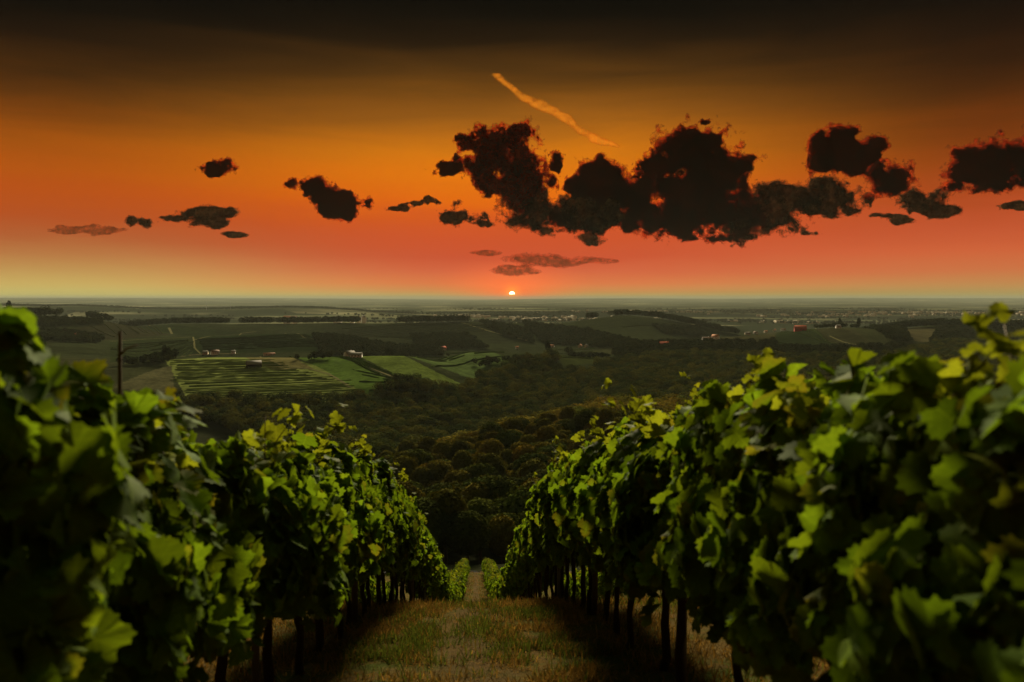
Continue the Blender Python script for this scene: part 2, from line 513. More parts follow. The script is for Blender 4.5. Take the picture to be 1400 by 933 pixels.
# what grows where: (outline as seen from the vineyard, nearest and farthest distance, base colour)
FIELDS = [
    ([(200, 440), (330, 455), (270, 462), (140, 440)], 900, 2300, (0.017, 0.024, 0.009)),
    ([(226, 493), (330, 486), (440, 498), (520, 548), (470, 566), (262, 556)], 480, 860, (0.150, 0.175, 0.044)),
    ([(330, 486), (395, 486), (428, 505), (372, 506)], 480, 860, (0.120, 0.105, 0.040)),
    ([(395, 484), (470, 486), (570, 540), (520, 550), (440, 505)], 480, 900, (0.062, 0.100, 0.018)),
    ([(490, 487), (545, 483), (640, 530), (600, 540)], 480, 1000, (0.080, 0.108, 0.022)),
    ([(545, 482), (660, 476), (720, 500), (650, 520)], 480, 1200, (0.055, 0.080, 0.024)),
    ([(755, 474), (815, 474), (818, 496), (770, 500)], 700, 1200, (0.033, 0.040, 0.011)),
    ([(262, 458), (425, 456), (450, 480), (262, 484)], 900, 1700, (0.014, 0.022, 0.007)),
    ([(150, 466), (262, 462), (262, 486), (150, 496)], 700, 1500, (0.019, 0.026, 0.009)),
    ([(150, 440), (235, 458), (140, 466), (100, 450)], 900, 2100, (0.024, 0.023, 0.011)),
    ([(440, 446), (620, 440), (720, 445), (720, 470), (450, 470)], 1200, 2200, (0.019, 0.022, 0.010)),
    ([(780, 436), (900, 432), (1000, 455), (930, 470), (800, 452)], 1300, 2200, (0.022, 0.026, 0.011)),
    ([(830, 456), (872, 466), (870, 474), (828, 464)], 1000, 2000, (0.050, 0.044, 0.019)),
    ([(950, 470), (1010, 468), (1010, 486), (960, 488)], 800, 1500, (0.024, 0.030, 0.010)),
    ([(1060, 452), (1110, 450), (1150, 478), (1060, 482)], 800, 1700, (0.017, 0.024, 0.009)),
    ([(1110, 450), (1150, 447), (1210, 478), (1150, 480)], 800, 1700, (0.028, 0.028, 0.012)),
    ([(1165, 448), (1220, 446), (1240, 476), (1205, 478)], 800, 1700, (0.030, 0.033, 0.013)),
    ([(1228, 444), (1282, 450), (1270, 470), (1250, 466)], 800, 2000, (0.061, 0.052, 0.023)),
    ([(210, 506), (235, 500), (240, 540), (150, 530)], 450, 900, (0.070, 0.066, 0.030)),
]

def make_terrain():
    az = np.concatenate([np.linspace(-math.pi, -R_(41), 70, endpoint=False), np.linspace(-R_(41), R_(41), 860), np.linspace(R_(41), math.pi, 71)[1:-1]])
    rr = np.concatenate([np.linspace(1.2, 110, 230, endpoint=False), np.geomspace(110, 3000, 640, endpoint=False), np.geomspace(3000, 46000, 90)])
    A, Rr = np.meshgrid(az, rr)
    d = Rr * np.cos(A); l = Rr * np.sin(A)
    X = d * FWD[0] + l * RGT[0]; Y = d * FWD[1] + l * RGT[1]
    Z = terrain_z(X, Y)
    na, nr = len(az), len(rr)
    V = np.stack([X, Y, Z], -1).reshape(-1, 3)
    V = np.vstack([V, [[0, 0, float(terrain_z(0.0, 0.0))]]])
    i = np.arange(nr - 1)[:, None]; j = np.arange(na)[None, :]; j2 = (j + 1) % na
    q = np.stack([np.broadcast_to(i * na + j, (nr - 1, na)), i * na + j2, (i + 1) * na + j2, np.broadcast_to((i + 1) * na + j, (nr - 1, na))], -1).reshape(-1, 4)[:, ::-1]
    c0 = len(V) - 1
    t = np.stack([np.full(na, c0), np.arange(na), (np.arange(na) + 1) % na], -1)
    px, py = project(V)
    D = V @ FWD
    n1 = fbm(V[:, 0] / 90, V[:, 1] / 90, V[:, 0] * 0, 4, 31)[:, None]
    n2 = fbm(V[:, 0] / 420, V[:, 1] / 420, V[:, 0] * 0, 3, 47)[:, None]
    c = np.array([0.024, 0.029, 0.012]) * (0.75 + 0.5 * n1) + np.array([0.03, 0.014, 0.008]) * np.clip(n2 - 0.5, 0, 1) * 2
    for poly, a, b, col in FIELDS:
        w = px + (n1[:, 0] - .5) * 3
        m = in_poly(w, py, poly) & (D > a) & (D < b)
        c[m] = np.array(col) * (0.8 + 0.4 * n1[m])
    forest = (D > 106) & (D < FOREST_DMAX(px))
    c[forest] = np.array([0.020, 0.022, 0.011])
    vy = (D < 108)
    c[vy] = 0.05
    me = mesh_np('terrain', V, [q, t], None or TERRAIN_MAT, True, c)
    o = link('terrain', me)
    tag(o, kind='structure')
    return o

def FOREST_DMAX(px):
    return np.interp(px, [-300, 250, 430, 500, 525, 545, 620, 640, 700, 760, 762, 815, 817, 830, 900, 1000, 1100, 1200, 1300, 1400, 1800],
                     [640, 640, 645, 665, 690, 705, 740, 790, 930, 985, 900, 900, 985, 1010, 1090, 1070, 960, 930, 1250, 1350, 1350])

def terrain_material():
    m, nt, out = material('terrain')
    geo = nt.new('ShaderNodeNewGeometry')
    P = geo.outputs['Position']
    sep = nt.new('ShaderNodeSeparateXYZ'); nt.put(sep.inputs[0], P)
    dist = nt.vmath('LENGTH', P)
    c = attr(nt)
    # vineyard floor: mown straw, earth and green tufts
    n1 = nt.noise(P, 1.3, 6.0, 0.65)
    n2 = nt.noise(P, 9.0, 5.0, 0.7)
    n3 = nt.noise(P, 42.0, 4.0, 0.7)
    straw = nt.mix(n3, (0.05, 0.034, 0.013), (0.135, 0.088, 0.030))
    green = nt.mix(n2, (0.030, 0.040, 0.010), (0.070, 0.078, 0.020))
    g = nt.mix(nt.remap(n1, 0.42, 0.62), straw, green)
    earth = nt.mix(n2, (0.045, 0.030, 0.017), (0.085, 0.06, 0.032))
    g = nt.mix(nt.remap(n2, 0.52, 0.70), g, earth)
    wx = nt.math('ABSOLUTE', nt.math('ADD', sep.outputs[0], nt.math('MULTIPLY', nt.math('SUBTRACT', n1, 0.5), 0.5)))
    g = nt.mix(nt.math('MULTIPLY', nt.remap(wx, 0.50, 0.12), 0.8), g, nt.mix(n3, (0.045, 0.029, 0.014), (0.105, 0.070, 0.032)))
    c = nt.mix(nt.remap(dist, 106.0, 109.0), g, c)
    mot = nt.noise(P, 0.035, 6.0, 0.7)
    fine = nt.noise(P, 0.22, 5.0, 0.7)
    mm = nt.math('MULTIPLY', nt.remap(mot, 0.25, 0.75, 0.62, 1.38), nt.remap(fine, 0.25, 0.75, 0.7, 1.3))
    mc = nt.new('ShaderNodeCombineXYZ')
    for i_ in range(3): nt.put(mc.inputs[i_], mm)
    c = nt.mix(nt.remap(dist, 106.0, 109.0), c, nt.mix(1.0, c, mc.outputs[0], 'MULTIPLY'))
    # patchwork of the far plain
    mp = nt.new('ShaderNodeMapping'); nt.put(mp.inputs['Vector'], P)
    mp.inputs['Scale'].default_value = (0.0011, 0.0016, 0.0)
    mp.inputs['Rotation'].default_value = (0, 0, 0.4)
    vo = nt.new('ShaderNodeTexVoronoi', feature='F1')
    nt.put(vo.inputs['Vector'], mp.outputs[0]); vo.inputs['Scale'].default_value = 1.6
    sc = nt.new('ShaderNodeSeparateColor'); nt.put(sc.inputs[0], vo.outputs['Color'])
    fields = nt.ramp(sc.outputs[0], [(0.0, (0.03, 0.038, 0.022)), (0.42, (0.045, 0.054, 0.03)), (0.5, (0.12, 0.13, 0.07)), (0.72, (0.18, 0.18, 0.095)), (0.9, (0.30, 0.28, 0.16)), (1.0, (0.36, 0.33, 0.2))], 'CONSTANT')
    big = nt.noise(mp.outputs[0], 0.55, 4.0)
    fields = nt.mix(nt.remap(big, 0.45, 0.58), (0.020, 0.026, 0.013), fields)
    c = nt.mix(nt.remap(dist, 2500.0, 3000.0), c, fields)
    p = nt.new('ShaderNodeBsdfDiffuse')
    nt.put(p.inputs['Color'], c)
    b = nt.new('ShaderNodeBump')
    b.inputs['Strength'].default_value = 0.7; b.inputs['Distance'].default_value = 0.08
    nt.put(b.inputs['Height'], nt.math('ADD', n2, nt.math('MULTIPLY', n3, 0.5)))
    nt.put(p.inputs['Normal'], b.outputs[0])
    nt.put(out.inputs['Surface'], p.outputs[0])
    return m
TERRAIN_MAT = terrain_material()
make_terrain()

# haze: one closed box of even air round everything below the sky
def make_haze():
    m, nt, out = material('haze')
    v = nt.new('ShaderNodeVolumePrincipled')
    v.inputs['Color'].default_value = (0.50, 0.55, 0.44, 1)
    v.inputs['Density'].default_value = HAZE_DENSITY
    v.inputs['Anisotropy'].default_value = 0.0
    nt.put(out.inputs['Volume'], v.outputs[0])
    mb = MB().box(-47000, 47000, -47000, 47000, -135, 70)
    o = link('haze', mb.mesh('haze', m))
    tag(o, kind='stuff')
make_haze()

def ribbon(name, pix, width, mat, dmin, lift=0.25, label=None):
    """a track draped on the ground along a line seen in the photograph"""
    pts = [hit(x, y, dmin) for x, y in pix]
    P = []
    for a, b in zip(pts[:-1], pts[1:]):
        for t in np.linspace(0, 1, 14, endpoint=False):
            P.append(a * (1 - t) + b * t)
    P.append(pts[-1]); P = np.array(P)
    T = np.gradient(P[:, :2], axis=0); T /= np.linalg.norm(T, axis=1)[:, None] + 1e-9
    N = np.stack([-T[:, 1], T[:, 0]], -1)
    w = width * (0.8 + 0.4 * RNG.random(len(P)))[:, None] / 2
    L = P[:, :2] + N * w; Rr = P[:, :2] - N * w
    V = np.vstack([np.c_[L, terrain_z(L[:, 0], L[:, 1]) + lift], np.c_[Rr, terrain_z(Rr[:, 0], Rr[:, 1]) + lift]])
    n = len(P); i = np.arange(n - 1)
    f = np.stack([i, i + 1, n + i + 1, n + i], -1)
    o = link(name, mesh_np(name, V, f, mat))
    tag(o, kind='structure')

M_DIRT = plain_material('dirt_track', (0.13, 0.118, 0.052), 0.95, 0.35, 0.15, 0.0)  # dirt, its tone raised so tracks also suggest sunlit ridge crests
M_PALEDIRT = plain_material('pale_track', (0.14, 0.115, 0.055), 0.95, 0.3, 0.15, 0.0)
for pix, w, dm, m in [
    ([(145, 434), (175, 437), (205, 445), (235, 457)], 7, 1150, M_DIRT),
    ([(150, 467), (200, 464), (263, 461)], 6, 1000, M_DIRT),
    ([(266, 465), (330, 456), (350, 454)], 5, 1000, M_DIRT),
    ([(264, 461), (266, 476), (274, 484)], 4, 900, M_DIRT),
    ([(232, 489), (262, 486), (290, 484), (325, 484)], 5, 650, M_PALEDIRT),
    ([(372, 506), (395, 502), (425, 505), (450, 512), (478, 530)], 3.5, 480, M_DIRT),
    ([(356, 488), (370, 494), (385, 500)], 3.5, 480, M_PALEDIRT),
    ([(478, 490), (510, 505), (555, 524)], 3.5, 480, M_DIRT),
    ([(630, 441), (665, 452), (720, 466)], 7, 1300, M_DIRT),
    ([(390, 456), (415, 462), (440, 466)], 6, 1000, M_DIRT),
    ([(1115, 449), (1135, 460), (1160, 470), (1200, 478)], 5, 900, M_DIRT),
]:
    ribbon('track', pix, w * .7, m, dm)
# the turning track along the foot of the vineyard
def foot_track():
    xs = np.linspace(-60, 60, 60)
    V = []
    for x in xs:
        for y in (101.5 + 1.2 * math.sin(x * .08), 105.0 + 1.2 * math.sin(x * .08)):
            V.append((x, y, float(terrain_z(x, y)) + 0.12))
    i = np.arange(59) * 2
    o = link('track', mesh_np('track', V, np.stack([i, i + 2, i + 3, i + 1], -1), M_DIRT))
    tag(o, kind='structure')
foot_track()

# ------------------------------------------------------------------ far vineyard rows and hedgerows (uncountable at this distance)
def far_rows():
    V = []; F = []; C = []; n = 0
    def row(a, b, h, w, col):
        nonlocal n
        L = np.linalg.norm((b - a)[:2]); k = max(4, int(L / 5))
        t = np.linspace(0, 1, k)[:, None]
        P = (a * (1 - t) + b * t)[:, :2] + (RNG.random((k, 2)) - .5) * 0.8
        z = terrain_z(P[:, 0], P[:, 1])
        T = (b - a)[:2] / L; N = np.array([-T[1], T[0]])
        hh = h * (0.75 + 0.5 * RNG.random(k)) * (RNG.random(k) > 0.04)
        ring = []
        for s, q in ((-1, 0.0), (-.7, .8), (0, 1), (.7, .8), (1, 0.0)):
            ring.append(np.c_[P + N * s * w * .5, z - 0.2 + hh * q])
        R5 = np.stack(ring, 1).reshape(-1, 3)
        i = np.arange(k - 1)[:, None] * 5 + np.arange(4)[None, :]
        f = np.stack([i, i + 1, i + 6, i + 5], -1).reshape(-1, 4) + n
        V.append(R5); F.append(f); n += len(R5)
        C.append(np.array(col)[None, :] * (0.7 + 0.6 * RNG.random((len(R5), 1))))
    def patch(A, B, Cc, D, count, dmin, h=1.7, w=1.6, col=(0.045, 0.075, 0.016)):
        # rows run from edge A-D to edge B-C
        pts = [hit(x, y, dmin) for x, y in (A, B, Cc, D)]
        for i in range(count):
            t = (i + .5) / count
            row(pts[0] * (1 - t) + pts[3] * t + FWD * RNG.normal() * 1.2 + RGT * RNG.normal() * 5, pts[1] * (1 - t) + pts[2] * t + FWD * RNG.normal() * 1.2 + RGT * RNG.normal() * 5, h, w, np.array(col) * (0.8 + .4 * RNG.random()))
    patch((230, 493), (366, 492), (516, 548), (266, 554), 34, 480, h=0.75, w=1.4, col=(0.105, 0.140, 0.028))
    patch((548, 485), (612, 482), (655, 500), (590, 508), 10, 560, col=(0.05, 0.075, 0.02))
    patch((757, 476), (812, 476), (814, 493), (770, 496), 9, 800, col=(0.055, 0.075, 0.02))
    patch((398, 486), (472, 488), (568, 536), (520, 546), 16, 480, h=1.2, col=(0.05, 0.085, 0.014))
    patch((612, 481), (650, 478), (700, 494), (655, 502), 8, 620)
    patch((160, 470), (258, 465), (258, 484), (160, 492), 10, 800, col=(0.045, 0.062, 0.02))
    patch((1065, 454), (1105, 452), (1145, 476), (1068, 480), 9, 900, col=(0.04, 0.056, 0.018))
    patch((270, 464), (420, 458), (440, 476), (275, 480), 12, 950, h=1.4, col=(0.032, 0.05, 0.016))
    patch((160, 440), (228, 456), (150, 462), (105, 450), 10, 1150, h=1.5, col=(0.05, 0.055, 0.02))
    patch((460, 449), (600, 442), (700, 446), (560, 466), 14, 1400, h=1.6, col=(0.04, 0.05, 0.018))
    patch((800, 436), (890, 434), (960, 452), (850, 456), 12, 1500, h=1.6, col=(0.042, 0.052, 0.02))
    o = link('hillside_vineyard', mesh_np('hillside_vineyard', np.concatenate(V), np.concatenate(F), M_ROWS, True, np.concatenate(C)))
    tag(o, kind='stuff', label='rows of vines striping the hillsides across the valley', cat='vineyard')
far_rows()

# ------------------------------------------------------------------ trees
def crown_arrays(rng, R, H, nf, fs, lobes, base, tint, dark=1.0, z0=None):
    """leaf clumps spread over an uneven crown: returns quads, vertices and colours"""
    if z0 is None: z0 = H * 0.22
    zc = (z0 + H) / 2; rz = (H - z0) / 2
    cen = []
    for i in range(lobes):
        a = rng.random() * 6.283; e = rng.random() * 1.6 - .6
        q = 0.62 * (0.6 + .5 * rng.random())
        cen.append((math.cos(a) * math.cos(e) * R * q, math.sin(a) * math.cos(e) * R * q, zc + math.sin(e) * rz * q, (0.26 + .18 * rng.random())))
    cen.append((0, 0, zc, 0.80)); cen = np.array(cen)
    k = np.where(rng.random(nf) < .5, len(cen) - 1, rng.integers(0, len(cen), nf))
    u = rng.normal(size=(nf, 3)); u /= np.linalg.norm(u, axis=1)[:, None]
    rad = cen[k, 3] * (0.82 + 0.25 * rng.random(nf))
    P = cen[k, :3] + u * rad[:, None] * np.array([R, R, rz])
    P[:, 2] = np.maximum(P[:, 2], z0 * 0.7)
    nrm = u + rng.normal(size=(nf, 3)) * 0.28 + np.array([0, 0, .2]); nrm /= np.linalg.norm(nrm, axis=1)[:, None]
    t1 = np.cross(nrm, rng.normal(size=(nf, 3))); t1 /= np.linalg.norm(t1, axis=1)[:, None] + 1e-9
    t2 = np.cross(nrm, t1)
    s = fs * (0.6 + 0.8 * rng.random(nf))[:, None]
    bend = nrm * s * 0.25
    V = np.stack([P - t1 * s - bend, P - t2 * s * .75, P + t1 * s - bend, P + t2 * s * .75], 1).reshape(-1, 3)
    f = np.arange(nf * 4).reshape(-1, 4)
    lob = rng.random(len(cen)) * 0.3 + 0.85
    c = np.array(tint)[None, :] * (lob[k] * (0.7 + .6 * rng.random(nf)))[:, None]
    c = np.repeat(c, 4, 0)
    return V, f, c

TINTS = [(0.060, 0.072, 0.016), (0.105, 0.088, 0.016), (0.050, 0.070, 0.018), (0.135, 0.100, 0.017), (0.086, 0.082, 0.016), (0.050, 0.058, 0.016)]

def tree_meshes(seed, R, H, nf, fs, lobes, tint):
    rng = np.random.default_rng(seed)
    V, f, c = crown_arrays(rng, R, H, nf, fs, lobes, 0, tint)
    crown = mesh_np('crown', V, f, M_TREE, False, c)
    mb = MB()
    top = H * 0.55
    lean = (rng.random(2) - .5) * .6
    pts = [(lean[0] * t * t, lean[1] * t * t, -0.6 + t * (top + .6)) for t in np.linspace(0, 1, 6)]
    r0 = 0.022 * H
    mb.tube(pts, [r0 * (1.35 - t) for t in np.linspace(0, 1, 6)], 6)
    for i in range(5):
        a = i * 1.27 + rng.random(); h = top * (0.5 + .1 * i)
        e = np.array([math.cos(a) * R * .6, math.sin(a) * R * .6, H * (.55 + .08 * i)])
        b = np.array([lean[0] * .4, lean[1] * .4, h])
        mb.tube([b, b * .5 + e * .5 + [0, 0, .3], e], [r0 * .5, r0 * .3, r0 * .12], 5)
    return crown, mb.mesh('trunk', M_BARK, True)

TREE_KINDS = []
for i in range(8):
    R = [5.8, 5.0, 6.4, 5.6, 4.6, 6.2, 5.4, 4.2][i]; H = [11.5, 12.5, 12.0, 10.5, 13.5, 11.0, 12.8, 11.8][i]
    TREE_KINDS.append(tree_meshes(100 + i, R, H, 3000, 0.36, 13 + i % 4, TINTS[i % 6]))
TREE_WORDS = ['broad dark green', 'olive brown topped', 'deep green domed', 'golden olive', 'dull olive', 'near black', 'tall bushy', 'slim rounded']

def add_tree(p, kind, s, rz, label, group=None, name='broadleaf_tree', cat='tree', sz=1.0):
    root = empty(name, tuple(p), rz, (s, s, s * sz))
    tag(root, label, cat, group)
    link('trunk', TREE_KINDS[kind][1], root)
    link('crown', TREE_KINDS[kind][0], root)
    return root

def forest_points():
    """jittered planting over the wooded ground, as (x, y, distance, picture column)"""
    pts = []
    r = 113.0
    while r < 1500:
        step = 8.2 if r < 450 else 8.6
        az0, az1 = -R_(36), R_(36)
        n = max(1, int((az1 - az0) * r / step))
        a = az0 + (np.arange(n) + RNG.random(n) * .8) / n * (az1 - az0)
        rr = r + (RNG.random(n) - .5) * step * .9
        d = rr * np.cos(a); l = rr * np.sin(a)
        px = 700 + F_PX * np.tan(a)
        ok = (d > 111) & (d < FOREST_DMAX(px)) & (px > -40) & (px < 1440)
        x = d * FWD[0] + l * RGT[0]; y = d * FWD[1] + l * RGT[1]
        for i in np.nonzero(ok)[0]:
            pts.append((x[i], y[i], d[i], px[i]))
        r += step
    return np.array(pts)
FP = forest_points()
fz = terrain_z(FP[:, 0], FP[:, 1])
_, crown_y = project(np.c_[FP[:, :2], fz + 9.0])
# hidden behind the near vines: wooded ground outside the gap between the rows
def vine_top_y(px):
    return np.interp(px, [0, 80, 160, 250, 400, 500, 560, 610, 640, 665, 705, 740, 800, 880, 950, 1060, 1130, 1240, 1340, 1400],
                     [455, 480, 500, 548, 585, 640, 710, 790, 805, 805, 790, 680, 620, 560, 540, 540, 535, 540, 530, 530])
seen = crown_y < vine_top_y(FP[:, 3]) + 14
order = np.nonzero(seen)[0]
order = order[np.argsort(FP[order, 2])]
near_ids = order[:285]
rest = np.array(sorted(set(order.tolist()) - set(near_ids.tolist())))
for n_, i in enumerate(near_ids):
    x, y, d, px = FP[i]
    # warmer crowns on the spur, darker ones in the hollow
    warm = d > 200 and RNG.random() < 0.55
    kind = int(RNG.choice([1, 3, 4] if warm else [0, 2, 5, 6, 7, 4]))
    s = 0.75 + 0.5 * RNG.random()
    if d < 165:
        lab = f'{TREE_WORDS[kind]} tree in the dark wood edge below the vine rows'
        g = f'{TREE_WORDS[kind]} trees at the wood edge'
    else:
        lab = f'{TREE_WORDS[kind]} tree on the wooded spur beyond the vine rows'
        g = f'{TREE_WORDS[kind]} trees on the wooded spur'
    add_tree((x, y, fz[i] - .3), kind, s, RNG.random() * 6.28, lab, g, sz=0.9 + .3 * RNG.random())

def woodland(name, pts, hs, nf, fs, label, tints=TINTS):
    V = []; F = []; C = []; n = 0
    protos = []
    for k in range(10):
        rng = np.random.default_rng(900 + k)
        protos.append(crown_arrays(rng, 0.40, 1.0, nf, fs, 7 + k % 4, 0, (1, 1, 1), z0=0.12))
    for (x, y, z), h in zip(pts, hs):
        v, f, c = protos[int(RNG.integers(0, 10))]
        a = RNG.random() * 6.283; ca, sa = math.cos(a), math.sin(a)
        w = h * (1.05 + .5 * RNG.random())
        q = np.empty_like(v)
        q[:, 0] = (v[:, 0] * ca - v[:, 1] * sa) * w + x
        q[:, 1] = (v[:, 0] * sa + v[:, 1] * ca) * w + y
        q[:, 2] = v[:, 2] * h + z - .4
        V.append(q); F.append(f + n); n += len(v)
        C.append(c * (np.array(tints[int(RNG.integers(0, len(tints)))]) * (0.75 + .5 * RNG.random())))
    o = link(name, mesh_np(name, np.concatenate(V), np.concatenate(F), M_WOOD, False, np.concatenate(C)))
    tag(o, label, 'woodland', kind='stuff')

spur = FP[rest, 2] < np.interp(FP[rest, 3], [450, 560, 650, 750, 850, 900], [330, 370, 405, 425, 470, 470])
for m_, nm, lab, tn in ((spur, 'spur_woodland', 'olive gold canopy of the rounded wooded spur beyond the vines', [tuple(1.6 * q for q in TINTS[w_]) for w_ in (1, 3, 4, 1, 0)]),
                        (~spur, 'valley_woodland', 'darker green canopy of the woods filling the valley floor', [(0.046, 0.060, 0.018), (0.074, 0.078, 0.019), (0.036, 0.050, 0.018), (0.088, 0.085, 0.020)])):  # valley tints lowered: shade over those woods put into the colour
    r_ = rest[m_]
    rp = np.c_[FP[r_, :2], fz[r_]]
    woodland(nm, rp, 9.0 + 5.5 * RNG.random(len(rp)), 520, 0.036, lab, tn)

# woods and tree lines on the hills beyond: outlines as seen, with distance limits
def wood_from(polys, spacing):
    out = []
    r = 650.0
    while r < 5600:
        step = spacing if r < 2600 else spacing * 1.7
        n = int(R_(70) * r / step)
        a = -R_(35) + (np.arange(n) + RNG.random(n) * .8) / n * R_(70)
        rr = r + (RNG.random(n) - .5) * step
        d = rr * np.cos(a); l = rr * np.sin(a)
        x = d * FWD[0] + l * RGT[0]; y = d * FWD[1] + l * RGT[1]
        z = terrain_z(x, y)
        px, py = project(np.c_[x, y, z])
        m = np.zeros(n, bool)
        for poly, a0, b0 in polys:
            m |= in_poly(px, py, poly) & (d > a0) & (d < b0)
        for i in np.nonzero(m)[0]:
            out.append((x[i], y[i], z[i]))
        r += step * .9
    return out
def wood_line(pix, dists, spacing, depth):
    """trees along a ridge: picture columns with their distances"""
    out = []
    P = [at(px, d) for px, d in zip(pix, dists)]
    for a, b in zip(P[:-1], P[1:]):
        L = np.linalg.norm(b - a)
        for t in np.arange(0, L, spacing):
            for k in range(depth):
                q = a + (b - a) * t / L + np.array([RNG.normal(), RNG.normal(), 0]) * spacing * .6 + FWD * k * spacing
                q[2] = float(terrain_z(q[0], q[1])); out.append(q)
    return out
WOODS = [
    ([(428, 460), (470, 462), (520, 472), (600, 480), (612, 488), (470, 492), (440, 488)], 900, 1600),
    ([(560, 455), (640, 458), (668, 478), (570, 478)], 1000, 1700),
    ([(655, 440), (720, 450), (730, 470), (690, 462)], 1200, 2300),
    ([(715, 442), (800, 452), (880, 472), (860, 480), (740, 470)], 1100, 2100),
    ([(890, 446), (950, 450), (975, 462), (910, 458)], 1300, 2200),
    ([(838, 470), (960, 470), (1060, 470), (1060, 486), (840, 492)], 850, 1300),
    ([(1060, 478), (1250, 476), (1250, 500), (1060, 500)], 800, 1300),
    ([(1180, 442), (1228, 444), (1248, 470), (1215, 466)], 1100, 1800),
    ([(1285, 444), (1500, 440), (1500, 480), (1270, 476)], 1000, 1900),
    ([(50, 452), (100, 456), (142, 462), (138, 470), (56, 468)], 900, 1500),
    ([(-30, 430), (60, 436), (140, 440), (140, 445), (-30, 452)], 1200, 1800),
    ([(200, 494), (245, 488), (225, 500), (150, 502)], 700, 1000),
]
wp = wood_from(WOODS, 9.0)
wh = [7 + 5 * RNG.random() for _ in wp]
for pix, ds, sp, dp in [
    ([548, 570, 600, 640], [2020, 2010, 2000, 2010], 7, 3), ([170, 200, 240, 270, 305], [2000, 2010, 2020, 2010, 2000], 8, 3),
    ([330, 350, 368], [2000, 2010, 2000], 7, 2), ([380, 420, 450, 485], [2000, 2020, 2020, 2000], 7, 3),
    ([885, 910, 940, 980, 1010], [2010, 1990, 1960, 1930, 1900], 7, 3), ([806, 818], [2000, 2000], 8, 1), ([842, 860, 880], [2000, 2000, 2010], 9, 1),
    ([1120, 1132, 1150, 1178], [1400, 1400, 1400, 1400], 7, 2), ([1183, 1230, 1280, 1320, 1360, 1420], [1640, 1640, 1620, 1600, 1600, 1600], 7, 4),
    ([0, 20, 48], [1650, 1650, 1650], 7, 2), ([52, 70], [1650, 1650], 7, 1), ([120, 140], [1700, 1720], 7, 2),
    ([415, 440], [830, 830], 6, 2), ([655, 690], [900, 930], 7, 2), ([540, 575], [690, 700], 6, 2), ([210, 232], [860, 860], 6, 1),
    ([780, 800, 830], [1080, 1080, 1080], 7, 2), ([545, 560, 576], [900, 930, 940], 7, 1),
]:
    new = wood_line(pix, ds, sp, dp + (2 if ds[0] > 1500 else 0))
    wp += new
    wh += [(14 + 7 * RNG.random()) if ds[0] > 1500 else (7 + 4 * RNG.random()) for _ in new]
wp = np.array(wp); wh = np.array(wh)
woodland('hilltop_woodland', wp, wh, 110, 0.085, 'dark belts of trees along the far ridges and field edges', [(0.022, 0.030, 0.012), (0.026, 0.030, 0.011), (0.018, 0.026, 0.011)])
# far woods of the plain
def plain_woods():
    P = []
    for i in range(120):
        px = -80 + 1560 * RNG.random(); d = 3300 + 5500 * RNG.random() ** 1.5
        n = int(16 + 40 * RNG.random())
        c = at(px, d)
        for k in range(n):
            q = c + RGT * RNG.normal() * 150 + FWD * RNG.normal() * 25
            q[2] = float(terrain_z(q[0], q[1])); P.append(q)
    for pix, ds in [([-40, 60, 150, 250, 330], [5000, 5000, 5050, 5100, 5000]), ([330, 400, 470, 520, 560], [5000, 5000, 5000, 5000, 5000])]:
        P += wood_line(pix, ds, 20, 16)
    P = np.array(P)
    woodland('plain_woodland', P, 11 + 6 * RNG.random(len(P)), 40, 0.15, 'hazy belts of trees scattered over the far plain', [(0.020, 0.026, 0.013)])
plain_woods()

# single trees that stand out
def poplar(px, d, h, label, w=0.13, tint=(0.018, 0.024, 0.011), name='poplar_tree'):
    rng = np.random.default_rng(int(px * 13 + d))
    V, f, c = crown_arrays(rng, h * w * 1.25, h, 420, h * .045, 9, 0, tint, z0=h * .08)
    root = empty(name, tuple(at(px, d)), 0)
    tag(root, label, 'tree')
    link('crown', mesh_np('crown', V, f, M_TREE, False, c), root)
    link('trunk', MB().tube([(0, 0, -.5), (0, 0, h * .5)], [h * .02, h * .008], 6).mesh('trunk', M_BARK, True), root)
poplar(12, 1600, 36, 'tall slim dark poplar rising alone above the wooded far ridge')
poplar(223, 840, 17, 'taller dark cypress-like tree beside the pale lane to the white farm', 0.16)
poplar(228.5, 845, 14, 'shorter dark cypress-like tree beside its taller neighbour by the lane', 0.18)
poplar(749, 1010, 20, 'pointed dark conifer behind the small terraced vineyard', 0.17, name='conifer_tree')
poplar(1149, 1440, 19, 'pointed conifer standing above the tree line beside the red farmhouse', 0.15, name='conifer_tree')
poplar(1175, 1440, 22, 'tall column-shaped conifer at the end of the tree line', 0.15, name='conifer_tree')
poplar(61, 1690, 25, 'wide round tree on the bare far ridge, the larger of two', 0.5, name='broadleaf_tree')
poplar(81, 1700, 21, 'small round tree on the bare far ridge, the smaller of two', 0.4, name='broadleaf_tree')
poplar(533, 900, 15, 'big round dark tree by the white hut above the green field', 0.42, name='broadleaf_tree')
poplar(835, 2000, 17, 'dark round tree crowning the highest bare hilltop', 0.5, name='broadleaf_tree')
poplar(385, 640, 6, 'small round bush alone on the brown strip of the vineyard hill', 0.5, name='shrub')
poplar(778, 1040, 14, 'dark tree between the two pale cottages above the terraced vineyard', 0.42, name='broadleaf_tree')
poplar(415, 640, 5, 'small dark bush beside the bend of the dirt track', 0.5, name='shrub')
poplar(423, 628, 6, 'bushy shrub on the bank above the dirt track', 0.5, name='shrub')
poplar(447, 610, 7, 'big dark shrub below the dirt track on the vineyard hill', 0.5, name='shrub')

